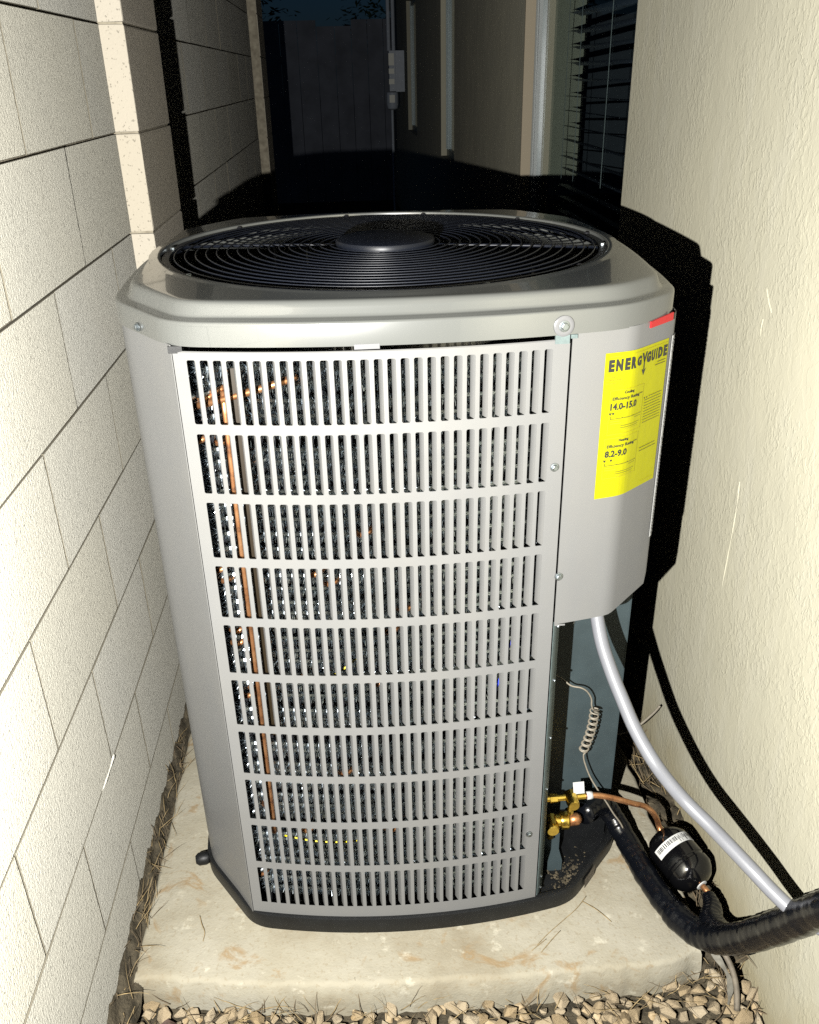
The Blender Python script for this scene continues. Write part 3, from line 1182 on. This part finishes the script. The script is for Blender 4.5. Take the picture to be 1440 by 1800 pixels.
def sheet(sa, sb, za, zb, off, n=16, th=.0004):
    m = MB()
    v, f = [], []
    for i in range(n + 1):
        s = sa + (sb - sa) * i / n
        v += [on_box(s, za, off), on_box(s, zb, off), on_box(s, zb, off - th), on_box(s, za, off - th)]
    for i in range(n):
        a, b = 4 * i, 4 * i + 4
        f += [(a, b, b + 1, a + 1), (a + 1, b + 1, b + 2, a + 2), (a + 3, a, b, b + 3) ]
    f += [(0, 1, 2, 3), (4 * n, 4 * n + 3, 4 * n + 2, 4 * n + 1)]
    m.add(v, f)
    return m
lab = up(sheet(S0, S1, LBZ0, LBZ1, .0012, 60), 'energy_label', 'label_yellow', unit, smooth=False)
INKOFF = .0024
def lab_uv(u, v_):
    return on_box(S0 + u * LBW, LBZ1 - v_ * LBH, INKOFF)
inkB, inkM, inkF = MB(), MB(), MB()
def put_text(mb, body, u, v_, size, wide=1.0, bold=0.0, align='LEFT'):
    vs, fs = text_mesh(body, size, align, wide, bold)
    mb.add([lab_uv(u + x / LBW, v_ - y_ / LBH) for x, y_ in vs], fs)
def put_bar(mb, u0, v0, u1, v1):
    n = 8
    for i in range(n):
        a = u0 + (u1 - u0) * i / n; b = u0 + (u1 - u0) * (i + 1) / n
        mb.add([lab_uv(a, v1), lab_uv(b, v1), lab_uv(b, v0), lab_uv(a, v0)], [(0, 1, 2, 3)])
def put_frame(mb, u0, v0, u1, v1, t=.0035):
    put_bar(mb, u0, v0, u1, v0 + t); put_bar(mb, u0, v1 - t, u1, v1)
    put_bar(mb, u0, v0, u0 + t * 1.4, v1); put_bar(mb, u1 - t * 1.4, v0, u1, v1)
def fit(mb, body, u0, u1, v0, v1, bold=.0):
    """lettering scaled to fill a box of the label (v grows downwards)"""
    vs, fs = text_mesh(body, .02, 'LEFT', 1.0, bold)
    x0, x1 = min(v[0] for v in vs), max(v[0] for v in vs); y0, y1 = min(v[1] for v in vs), max(v[1] for v in vs)
    mb.add([lab_uv(u0 + (u1 - u0) * (x - x0) / (x1 - x0), v1 - (v1 - v0) * (y_ - y0) / (y1 - y0)) for x, y_ in vs], fs)
def poly(mb, pts):
    mb.add([lab_uv(*p) for p in pts], [tuple(range(len(pts)))])
def print_part(name, mat, body, *a):
    lm = MB(); fit(lm, body, *a); up(lm, name, mat, lab)
# heading: the long Y carries an arrow
for ch, u0, u1, v0, v1 in (('E', .040, .108, .044, .122), ('N', .126, .208, .043, .121), ('E', .232, .294, .042, .120), ('R', .312, .380, .041, .119), ('G', .393, .466, .046, .112), ('G', .566, .644, .040, .112), ('U', .660, .724, .038, .112), ('I', .747, .764, .037, .111), ('D', .790, .874, .036, .111), ('E', .898, .968, .035, .110)):
    print_part('letter', 'ink', ch, u0, u1, v0, v1, .0013)
poly(inkB, [(.474, .036), (.500, .036), (.530, .084), (.518, .100)])
poly(inkB, [(.572, .034), (.548, .034), (.518, .084), (.532, .100)])
poly(inkB, [(.516, .086), (.516, .150), (.534, .150), (.534, .086)])
poly(inkB, [(.486, .140), (.525, .186), (.564, .140), (.534, .152), (.516, .152)])
up(inkB, 'arrow_letter', 'ink', lab); inkB = MB()
for v_, t, w in ((.150, 'Heat Pump', .105), (.170, 'Cooling and Heating', .185), (.190, 'Split System', .115)):
    fit(inkF, t, .022, .022 + w, v_, v_ + .014)
for i, (v_, w) in enumerate(((.128, .16), (.146, .20), (.150, .0))):
    if w: put_bar(inkM, .95 - w, v_, .95, v_ + .006)
put_bar(inkF, .36, .018, .965, .023); put_bar(inkF, .05, .022, .2, .026)
for (v0, H, head, num, ua, ub, tri) in ((.244, .303, 'Cooling', '14.0-15.0', .100, .445, (.105, .140)), (.570, .287, 'Heating', '8.2-9.0', .080, .360, (.085, .165))):
    du = 0 if head == 'Cooling' else -.02
    put_frame(inkF, .085 + du, v0, .565 + du, v0 + H, .0028)
    print_part('title', 'ink', head, .258 + du, .388 + du, v0 + .012, v0 + .037, .0005)
    print_part('title', 'ink', 'Efficiency Rating', .118 + du, .490 + du, v0 + .048, v0 + .076, .0004)
    put_bar(inkM, .500 + du, v0 + .053, .545 + du, v0 + .060)
    print_part('rating_number', 'ink', num, ua, ub, v0 + .088, v0 + .136, .0007)
    for u in tri:
        lm = MB(); poly(lm, [(u - .017, v0 + .153), (u + .017, v0 + .153), (u, v0 + .170)]); up(lm, 'marker', 'ink', lab)
    put_bar(inkM, .105 + du, v0 + .193, .545 + du, v0 + .1965)
    put_bar(inkM, .105 + du, v0 + .176, .112 + du, v0 + .195)
    for u in (.25, .40, .535):
        put_bar(inkM, u + du, v0 + .188, u + .007 + du, v0 + .195)
    put_bar(inkF, .11 + du, v0 + .210, .22 + du, v0 + .214); put_bar(inkM, .43 + du, v0 + .208, .54 + du, v0 + .211); put_bar(inkF, .11 + du, v0 + .225, .25 + du, v0 + .229)
    put_bar(inkM, .24 + du, v0 + .246, .53 + du, v0 + .249); put_bar(inkM, .24 + du, v0 + .260, .50 + du, v0 + .263); put_bar(inkF, .30 + du, v0 + .274, .50 + du, v0 + .277)
rl = random.Random(14)
for i in range(10):
    v_ = .345 + i * .0195
    u = .605 + (.08 if i == 0 else 0)
    while u < .93:
        w = rl.uniform(.02, .07)
        put_bar(inkM, u, v_, min(u + w, .945), v_ + .0050)
        u += w + .011
poly(inkB, [(.590, .346), (.615, .346), (.602, .358)])
poly(inkB, [(.635, .346), (.660, .346), (.647, .358)])
for v_ in (.700, .722):
    u = .60
    while u < .91:
        w = rl.uniform(.03, .08); put_bar(inkM, u, v_, min(u + w, .93), v_ + .006); u += w + .012
put_bar(inkF, .70, .962, .93, .966)
for mb_, nm_, mt_ in ((inkB, 'small_marks', 'ink'), (inkM, 'small_print', 'mid_ink'), (inkF, 'fine_print', 'faint_ink')):
    up(mb_, nm_, mt_, lab)['kind'] = 'stuff'

# narrow white rating plate at the corner of the box
SA = PL[BK] - .0008
plate = up(sheet(SA, SA + .030, .780, 1.116, .0016, 6), 'rating_plate', 'label_white', unit)
def plate_bar(mb, s0, z0, s1, z1):
    mb.add([on_box(SA + s0, z0, .0020), on_box(SA + s1, z0, .0020), on_box(SA + s1, z1, .0020), on_box(SA + s0, z1, .0020)], [(0, 1, 2, 3)])
pk, pb = MB(), MB()
z = 1.112
rnd = random.Random(4)
while z > .785:
    h = rnd.uniform(.0022, .0045)
    for (a, b) in ((.002, .010), (.012, .026)):
        if rnd.random() < .85:
            plate_bar(pk, a, z - h, b - rnd.uniform(0, .002), z)
    z -= h + rnd.uniform(.0015, .004)
for zc in (1.108, .998, .952, .948):
    plate_bar(pb, .0008, zc - .004, .028, zc + .003)
up(pk, 'fine_print', 'grey_ink', plate)['kind'] = 'stuff'; up(pb, 'band', 'brown_ink', plate)['kind'] = 'stuff'

# ---- service compartment behind the open corner
m = MB()
m.box((.8015, 1.3700, .070), (.9750, 1.3715, .690))
m.box((.9745, 1.3690, .070), (.9760, 1.4300, 1.149))
inner_p = up(m, 'service_panel', 'inner_sheet')
for (x, z) in ((.925, .52), (.868, .545)):
    hexhead(inner_p, (x, 1.3695, z), (0, -1, 0), .0026, 0, 'rivet')
m = MB(); m.box((.8000, 1.2360, .0425), (.8012, 1.3715, .690)); up(m, 'partition', 'fan_black')
m = MB(); m.box((.8015, 1.3600, .0415), (.9700, 1.3720, .0695)); m.box((.805, 1.345, .0125), (.962, 1.3600, .060)); up(m, 'pan_step', 'black_plastic', base)

# brass service valves
def valve(c_, rcap, name, rot=0):
    c_ = Vector(c_)
    m = MB()
    m.lathe([(rcap * .9, .018), (rcap * 1.08, .016), (rcap * 1.08, -.006), (rcap, -.010), (rcap * .98, -.016), (rcap * .85, -.0185)], c_, (0, 1, 0), 20)
    m.tube([c_ + Vector((-.05, .008, -.001)), c_ + Vector((.028, .008, 0))], rcap * .55, 12)
    m.lathe([(rcap * .75, 0), (rcap * .75, .014)], c_ + Vector((-.028, .008, -.001)), (-1, 0, 0), 6)
    o = up(m, name, 'brass', angle=35)
    m2 = MB()
    m2.tube([c_ + Vector((.0, .006, -.008)), c_ + Vector((.0, .004, -.030))], rcap * .33, 10)
    m2.lathe([(rcap * .52, 0), (rcap * .55, .004), (rcap * .55, .016), (rcap * .4, .019)], c_ + Vector((0, .004, -.022)), (0, 0, -1), 8)
    up(m2, 'service_port', 'brass', o, angle=35)
    return o
v1 = valve((.8640, 1.268, .1975), .0118, 'liquid_valve')
m = MB(); m.tube([(.895, 1.276, .1975), (.906, 1.277, .1975)], .0082, 12); up(m, 'paper_wrap', 'label_white', v1, smooth=True)
m = MB(); m.add([(.868, 1.2735, .206), (.890, 1.2745, .206), (.888, 1.2790, .232), (.866, 1.2780, .232)], [(0, 1, 2, 3)])
m.add([(v.x, v.y + .0006, v.z) for v in m.v], [(3, 2, 1, 0)]); up(m, 'paper_tag', 'label_white', v1)
v2 = valve((.8265, 1.268, .1350), .0132, 'suction_valve')
m = MB(); m.lathe([(.017, 0), (.018, .003), (.018, .014), (.015, .017)], (.846, 1.276, .136), (1, 0, 0), 20); m.tube([(.835, 1.276, .136), (.85, 1.276, .136)], .013, 14); up(m, 'collar', 'brass', v2, angle=35)
m = MB(); m.tube([(.862, 1.276, .136), (.880, 1.277, .136), (.884, 1.279, .135)], [.0125, .0125, .010], 14); up(m, 'stub', 'copper', v2, smooth=True)
m = MB(); m.box((.822, 1.292, .040), (.852, 1.2935, .128)); m.box((.822, 1.262, .0385), (.852, 1.2935, .0400)); m.box((.822, 1.262, .0125), (.852, 1.2632, .0384)); up(m, 'valve_bracket', 'inner_sheet')

# ---- coil of spine-fin tube behind the louvres
def coil_path(off):
    pts = [(.158 + off * .2, 1.86), (.150 + off * .2, 1.70), (.150 + off * .2, 1.50), (.158 + off * .3, 1.40), (.176 + off * .4, 1.33 + off * .3), (.222 + off * .3, 1.262 + off * .6), (.258, yf(.258) + off)]
    x = .29
    while x < .80:
        pts.append((x, yf(x) + off)); x += .035
    return [Vector((p[0], p[1], 0)) for p in pts]
def spine_tube(seed):
    rnd = random.Random(seed)
    P = smooth_path(coil_path(.054), 6)
    m = MB()
    m.tube(P, .0048, 6, False)
    L = [0]
    for a, b in zip(P, P[1:]):
        L.append(L[-1] + (b - a).length)
    s = .15; i = 0; w = 0.0
    front_only = L[-1] - .80
    while s < L[-1] - .002:
        while L[i + 1] < s: i += 1
        t = (s - L[i]) / (L[i + 1] - L[i])
        p = P[i].lerp(P[i + 1], t); d = (P[i + 1] - P[i]).normalized()
        a = Vector((d.y, -d.x, 0)); b = Vector((0, 0, 1))
        w += 2.39996 + rnd.uniform(-.2, .2)
        # only the outward half of the bristles can be seen
        ang = (w % math.pi) - math.pi / 2 + rnd.uniform(-.15, .15)
        if rnd.random() < .12: ang += math.pi
        rd = a * math.cos(ang) + b * math.sin(ang)
        r1 = rnd.uniform(.0108, .0145)
        tip = p + rd * r1 + d * rnd.uniform(-.0018, .0018)
        sd = (d * .6 + rd.cross(d) * rnd.uniform(-.8, .8)).normalized() * .00062
        q = p + rd * .0042
        m.add([q - sd, q + sd, tip + sd * .5, tip - sd * .5], [(0, 1, 2, 3)])
        s += .00036
    return mesh('spine_fin_tube', m.v, m.f, 'spine_fin')
ST = [spine_tube(1), spine_tube(2), spine_tube(3)]
rnd = random.Random(77)
m = MB()
for x in (.20, .545, .770):
    y_ = yf(max(x, .24)) + .070 if x > .22 else 1.36
    m.box((x - .008, y_, .045), (x + .008, y_ + .003, 1.10))
coil = up(m, 'coil', 'galvanised')
z = .062
i = 0
while z < 1.125:
    o = link('spine_fin_tube', ST[i % 3], coil, Vector((rnd.uniform(-.004, .004), rnd.uniform(-.002, .008), z + rnd.uniform(-.003, .003))) - Vector(UO))
    o.rotation_euler = (0, rnd.uniform(-.006, .006), 0)
    z += .0242; i += 1
# dark sheet behind the coil (the inside of the cabinet)
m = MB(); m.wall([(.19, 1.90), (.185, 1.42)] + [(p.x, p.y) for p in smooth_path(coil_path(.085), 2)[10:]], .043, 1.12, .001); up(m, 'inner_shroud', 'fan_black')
# copper header, olive strip, a sloping feeder tube and wires in front of the coil
m = MB(); m.tube(smooth_path([(.2945, yf(.295) + .036, 1.075), (.2935, yf(.295) + .034, .9), (.2925, yf(.295) + .034, .6), (.291, yf(.295) + .034, .34), (.290, yf(.295) + .040, .22)], 5), .0052, 12); up(m, 'copper_header', 'copper', coil, smooth=True)
m = MB(); m.box((.3065, yf(.315) + .030, .46), (.3235, yf(.315) + .032, 1.11)); up(m, 'support_strip', 'olive_strip', coil)
m = MB(); m.tube(smooth_path([(.245, 1.235, 1.045), (.275, yf(.275) + .034, 1.058), (.33, yf(.33) + .033, 1.074), (.375, yf(.375) + .036, 1.087), (.40, yf(.40) + .05, 1.092)], 5), .0054, 12); up(m, 'feeder_tube', 'copper', coil, smooth=True)
rnd = random.Random(12)
for kk in range(34):
    x = rnd.choice([rnd.uniform(.24, .29), rnd.uniform(.33, .60)]); z = rnd.uniform(.08, 1.08)
    m = MB(); y0 = yf(max(.24, x)) + .043
    m.tube(smooth_path([(x - .012, y0 + .01, z), (x - .004, y0, z + .002), (x + .006, y0 - .001, z + .006), (x + .014, y0 + .012, z + .008)], 4), .0046, 8)
    up(m, 'bare_bend', 'copper' if rnd.random() < .65 else 'steel', coil, smooth=True)
for pts, mt in (([(.31, yf(.31) + .030, .222), (.36, yf(.36) + .033, .209), (.41, yf(.41) + .036, .204), (.45, yf(.45) + .046, .198)], 'yellow_wire'),
                ([(.40, yf(.40) + .040, .565), (.437, yf(.437) + .034, .597), (.46, yf(.46) + .046, .61)], 'yellow_wire'),
                ([(.715, yf(.7) + .024, .640), (.700, yf(.7) + .0195, .580), (.692, yf(.69) + .020, .545), (.690, yf(.69) + .03, .50)], 'blue_wire')):
    m = MB(); m.tube(smooth_path(pts, 5), .0017, 8); up(m, 'wire', mt, coil, smooth=True)

# ================================================================== PIPES, WIRES AND LITTER
def solo(mb, name, mat, label, cat, org, group=None, **kw):
    org = Vector(org); mb.v = [v - org for v in mb.v]
    me = mesh(name, mb.v, mb.f, mat, kw.get('smooth', False) or kw.get('angle') is not None)
    if kw.get('angle') is not None: me.set_sharp_from_angle(angle=R(kw['angle']))
    o = link(name, me, None, org)
    return tag(o, label, cat, group)

# white electrical whip
hose = [(.868, 1.262, .700), (.8725, 1.252, .650), (.879, 1.225, .600), (.891, 1.195, .558), (.905, 1.165, .521), (.920, 1.130, .485), (.940, 1.090, .453), (.964, 1.065, .423), (.990, 1.040, .398), (1.015, 1.005, .384), (1.035, .965, .376), (1.056, .925, .366), (1.076, .898, .352), (1.096, .872, .342), (1.118, .84, .345), (1.16, .80, .35)]
m = MB(); m.tube(smooth_path(hose, 6), .0117, 18)
solo(m, 'electrical_conduit', 'conduit_pvc', 'smooth white flexible conduit curving from the control box to the stucco wall', 'conduit', (.873, 1.25, .64), smooth=True)

# black taped suction line
lpth = smooth_path([(.900, 1.300, .125), (.935, 1.335, .112), (.966, 1.345, .085), (.985, 1.320, .058), (1.000, 1.270, .042), (1.012, 1.210, .036), (1.028, 1.150, .034), (1.045, 1.105, .036), (1.066, 1.066, .045), (1.085, 1.022, .085), (1.096, .975, .150), (1.102, .930, .222), (1.105, .885, .297), (1.108, .840, .375), (1.112, .79, .45), (1.15, .74, .52), (1.20, .72, .56)], 14)
rad = []
rnd = random.Random(8)
for i in range(len(lpth)):
    t = i / (len(lpth) - 1)
    r_ = .0215 if t < .40 else .0255
    if t < .40: r_ = .0205 + .003 * t / .4
    wrap = (i / 5.3 + .25 * math.sin(i * .21)) % 1.0
    rad.append(r_ + .0011 * (1 - wrap) + .0006 * math.sin(i * .47 + 1) + rnd.uniform(-.00025, .00025))
m = MB(); m.tube(lpth, rad, 22)
line = solo(m, 'refrigerant_line', 'insulation', 'thick black taped pipe bending across the pad up the stucco wall', 'pipe', (1.0, 1.27, .04), smooth=True)
m = MB()
bp = smooth_path([(1.112, 1.148, .046), (1.108, 1.118, .048), (1.092, 1.085, .055), (1.090, 1.050, .066), (1.094, 1.010, .100), (1.099, .975, .148)], 8)
m.tube(bp, [.012 + .014 * min(1, i / (len(bp) * .5)) + .0008 * math.sin(i * 2.1) for i in range(len(bp))], 16)
m.v = [v - Vector((1.0, 1.27, .04)) for v in m.v]
m.build('branch', 'insulation', line, True)

# copper liquid line from the valve to the drier
m = MB(); m.tube(smooth_path([(.890, 1.276, .1975), (.912, 1.277, .1965), (.940, 1.278, .188), (.968, 1.279, .176), (.995, 1.284, .160), (1.020, 1.290, .145), (1.038, 1.290, .128), (1.050, 1.291, .106), (1.056, 1.289, .088), (1.060, 1.272, .072)], 6), .0058, 14)
solo(m, 'copper_tube', 'copper', 'bent copper tube running from the upper brass valve to the black drier', 'tube', (.96, 1.28, .18), smooth=True)

# filter drier
da, db = Vector((1.059, 1.272, .072)), Vector((1.104, 1.172, .052))
dax = (db - da).normalized(); dl = (db - da).length
DO = Vector((1.08, 1.24, .02))
dr = empty('filter_drier', DO)
tag(dr, 'glossy black filter drier canister with a white barcode band on the pad', 'filter drier')
def dp(mb, name, mat, **kw):
    mb.v = [v - DO for v in mb.v]
    return mb.build(name, mat, dr, **kw)
RD = .0450
m = MB(); m.lathe([(.010, -.012), (.016, -.008), (.030, -.004), (.038, .006), (RD, .018), (RD, dl * .60), (RD - .0025, dl * .62), (RD - .0025, dl * .66), (RD, dl * .68), (RD, dl * .80), (.039, dl * .89), (.031, dl * .97), (.021, dl * 1.01), (.014, dl * 1.03), (.009, dl * 1.035)], da, dax, 40)
dp(m, 'canister', 'drier_black', angle=40)
m = MB(); m.lathe([(.0115, dl * 1.03), (.0115, dl * 1.045), (.0085, dl * 1.05)], da, dax, 18); dp(m, 'neck_ring', 'label_white', angle=40)
m = MB(); m.tube([da + dax * dl * 1.03, da + dax * dl * 1.16, da + dax * (dl * 1.3) + Vector((0, 0, -.004))], .0058, 12); dp(m, 'outlet', 'copper', smooth=True)
upv = Vector((0, 0, 1)); da_a = dax.cross(upv).normalized(); da_b = dax.cross(da_a)
def dsurf(ang, d, r_):
    return da + dax * d + (da_a * math.cos(ang) + da_b * math.sin(ang)) * r_
m = MB(); n = 24
A0, A1 = R(188), R(345)
vv, ff = [], []
for i in range(n + 1):
    w = A0 + (A1 - A0) * i / n
    vv += [dsurf(w, .024, RD + .0006), dsurf(w, .044, RD + .0006), dsurf(w, .044, RD - .001), dsurf(w, .024, RD - .001)]
for i in range(n):
    a, b = 4 * i, 4 * i + 4
    ff += [(a, b, b + 1, a + 1), (a + 1, b + 1, b + 2, a + 2), (a, a + 3, b + 3, b)]
m.add(vv, ff); band = dp(m, 'label_band', 'label_white')
m = MB(); w = A0 + .12
rnd = random.Random(21)
while w < A1 - .1:
    dw = rnd.uniform(.012, .05)
    a_, b_ = (.027, .036) if rnd.random() < .8 else (.030, .042)
    m.add([dsurf(w, a_, RD + .0010), dsurf(w + dw, a_, RD + .0010), dsurf(w + dw, b_, RD + .0010), dsurf(w, b_, RD + .0010)], [(0, 1, 2, 3)])
    w += dw + rnd.uniform(.015, .055)
m.v = [v - DO for v in m.v]
m.build('barcode', 'ink', dr)

# curly control wire
pts = smooth_path([(.820, 1.335, .455), (.842, 1.333, .445), (.861, 1.328, .4290), (.880, 1.325, .4245), (.893, 1.326, .414), (.903, 1.328, .395), (.905, 1.329, .378), (.909, 1.330, .366)], 6)
ax0, ax1 = Vector((.913, 1.332, .362)), Vector((.897, 1.332, .262))
N = 15 * 14
for i in range(N + 1):
    t = i / N
    c_ = ax0.lerp(ax1, t) + Vector((.004 * math.sin(t * 3.1), 0, 0))
    w = t * 15 * 2 * math.pi
    pts.append(c_ + Vector((math.cos(w) * .0085, math.sin(w) * .0075, .0028 * math.sin(w * .5))))
pts += smooth_path([(.898, 1.330, .258), (.900, 1.328, .240), (.912, 1.322, .205), (.928, 1.313, .176), (.945, 1.305, .150), (.962, 1.300, .120), (.976, 1.298, .098), (.984, 1.296, .082)], 6)[1:]
m = MB(); m.tube(pts, .00165, 7)
solo(m, 'control_wire', 'wire_beige', 'thin beige wire coiled into a spring in the open corner', 'wire', (.90, 1.33, .30), smooth=True)
m = MB(); m.tube(smooth_path([(1.02, 1.62, .05), (1.06, 1.60, .065), (1.10, 1.595, .085), (1.135, 1.592, .125), (1.150, 1.59, .150)], 6), .003, 7)
solo(m, 'loose_wire', 'wire_beige', 'short pale wire end sticking out of the shadow behind the unit', 'wire', (1.1, 1.6, .1), smooth=True)

# printed strip of old sheathing hanging at the pad corner
m = MB()
cl = smooth_path([(1.085, 1.045, .02), (1.098, 1.030, .004), (1.110, 1.018, -.018), (1.112, 1.005, -.045), (1.104, .992, -.066)], 6)
for i, p in enumerate(cl):
    w = .0045 + .002 * math.sin(i * .5)
    m.v += [p + Vector((-w, 0, 0)), p + Vector((w, .003, .002))]
m.f += [(2 * i, 2 * i + 1, 2 * i + 3, 2 * i + 2) for i in range(len(cl) - 1)]
nv = len(m.v); m.v += [v + Vector((.0, .0012, -.0008)) for v in m.v[:nv]]
m.f += [tuple(reversed([q + nv for q in fc])) for fc in m.f[:]]
solo(m, 'plastic_strip', 'strip_white', 'torn whitish plastic strip hanging over the pad corner under the black pipe', 'strip', (1.1, 1.02, -.02), smooth=True)
m = MB()
m.tube(smooth_path([(1.105, 1.06, .015), (1.117, 1.035, -.004), (1.122, 1.01, -.03), (1.118, .985, -.062)], 6), [.0055] * 19, 9)
solo(m, 'old_cable', 'old_tape', 'dusty grey old cable hanging at the pad corner beside the white strip', 'cable', (1.115, 1.02, -.02), smooth=True)

# litter of the ground: sticks and dry grass
def strand(mb, p, d, L, r0, rnd, bend=.4):
    p = Vector(p); d = Vector(d).normalized()
    pts = [p.copy()]
    for i in range(5):
        d = (d + Vector((rnd.uniform(-bend, bend), rnd.uniform(-bend, bend), rnd.uniform(-bend, bend) * .5 - .06)) * .5).normalized()
        p = p + d * (L / 5)
        pts.append(p.copy())
    mb.tube(pts, [r0, r0, r0 * .85, r0 * .7, r0 * .5, r0 * .25], 5)
rnd = random.Random(31)
m = MB(); m2 = MB()
for _ in range(150):
    y_ = rnd.uniform(.95, 1.75)
    if rnd.random() > 1.15 - (y_ - 1.0) * .6: continue
    x = rnd.uniform(.004, .032)
    z = .036 - x * 1.7 + .008
    strand(m if rnd.random() < .5 else m2, (x, y_, z), (rnd.uniform(-.25, .4), rnd.uniform(-1, 1), rnd.uniform(-.5, .7)), rnd.uniform(.025, .065), rnd.uniform(.0004, .0008), rnd)
for _ in range(150):
    x = rnd.uniform(.02, 1.12); 
    if rnd.random() < .45: x = rnd.choice([rnd.gauss(.22, .05), rnd.gauss(.42, .08), rnd.gauss(1.06, .06)])
    y_ = pad_front(min(max(x, 0), 1.2)) - rnd.uniform(.004, .05)
    strand(m if rnd.random() < .55 else m2, (x, y_, -.060), (rnd.uniform(-1, 1), rnd.uniform(-.7, .5), rnd.uniform(.1, .9)), rnd.uniform(.03, .075), rnd.uniform(.0004, .0009), rnd)
for _ in range(170):
    y_ = rnd.uniform(.95, 1.75)
    x = rnd.uniform(1.10, 1.155)
    strand(m2 if rnd.random() < .7 else m, (x, y_, -.025 if y_ > 1.07 else -.06), (rnd.uniform(-.5, .4), rnd.uniform(-1, 1), rnd.uniform(-.2, .6)), rnd.uniform(.03, .08), rnd.uniform(.0006, .0014), rnd)
o = m.build('dry_grass', 'straw', None, True); tag(o, 'dry straw and dead grass along wall foot and gravel', kind='stuff')
o = m2.build('dark_litter', 'straw_dark', None, True); tag(o, 'dark twigs and rotting plant litter along the wall feet', kind='stuff')

TW = [([(.889, 1.201, .004), (.862, 1.172, .006), (.83, 1.148, .005), (.795, 1.122, .004), (.771, 1.101, .003)], 'long thin bent twig on the pad below the right base corner'),
      ([(.878, 1.190, .004), (.902, 1.165, .006), (.923, 1.139, .003)], 'short thin straw on the pad right of the base corner'),
      ([(.790, 1.112, .003), (.775, 1.100, .006), (.758, 1.090, .003)], 'small dry stem near the pad front edge, left of the pair'),
      ([(.775, 1.085, .003), (.800, 1.108, .006), (.821, 1.128, .003)], 'small dry stem near the pad front edge, right of the pair'),
      ([(.124, 1.222, .003), (.131, 1.200, .006), (.139, 1.182, .004), (.138, 1.164, .002)], 'curved dry stem on the pad at the left of the unit')]
for pts, lab_ in TW:
    m = MB(); m.tube(smooth_path(pts, 5), .0007, 6)
    solo(m, 'twig', 'straw', lab_, 'twig', pts[0], 'dry stems lying on the pad', smooth=True)
# dead leaf crumpled in the gravel
m = MB(); rnd = random.Random(2)
v, f = [], []
for i in range(7):
    for j in range(5):
        v.append((.075 + i * .006, 1.030 + (j - 2) * .005 * math.sin(math.pi * (i + .6) / 7.2), -.046 + rnd.uniform(-.004, .004) + .006 * math.sin(i)))
for i in range(6):
    for j in range(4):
        a = i * 5 + j; f.append((a, a + 1, a + 6, a + 5))
nv = len(v); v += [(a, b, c_ - .0006) for a, b, c_ in v]; f += [tuple(reversed([q + nv for q in fc])) for fc in f[:]]
m.add(v, f); solo(m, 'dead_leaf', 'dead_leaf', 'crumpled dark dead leaf on the gravel at lower left', 'leaf', (.09, 1.03, -.046), smooth=True)
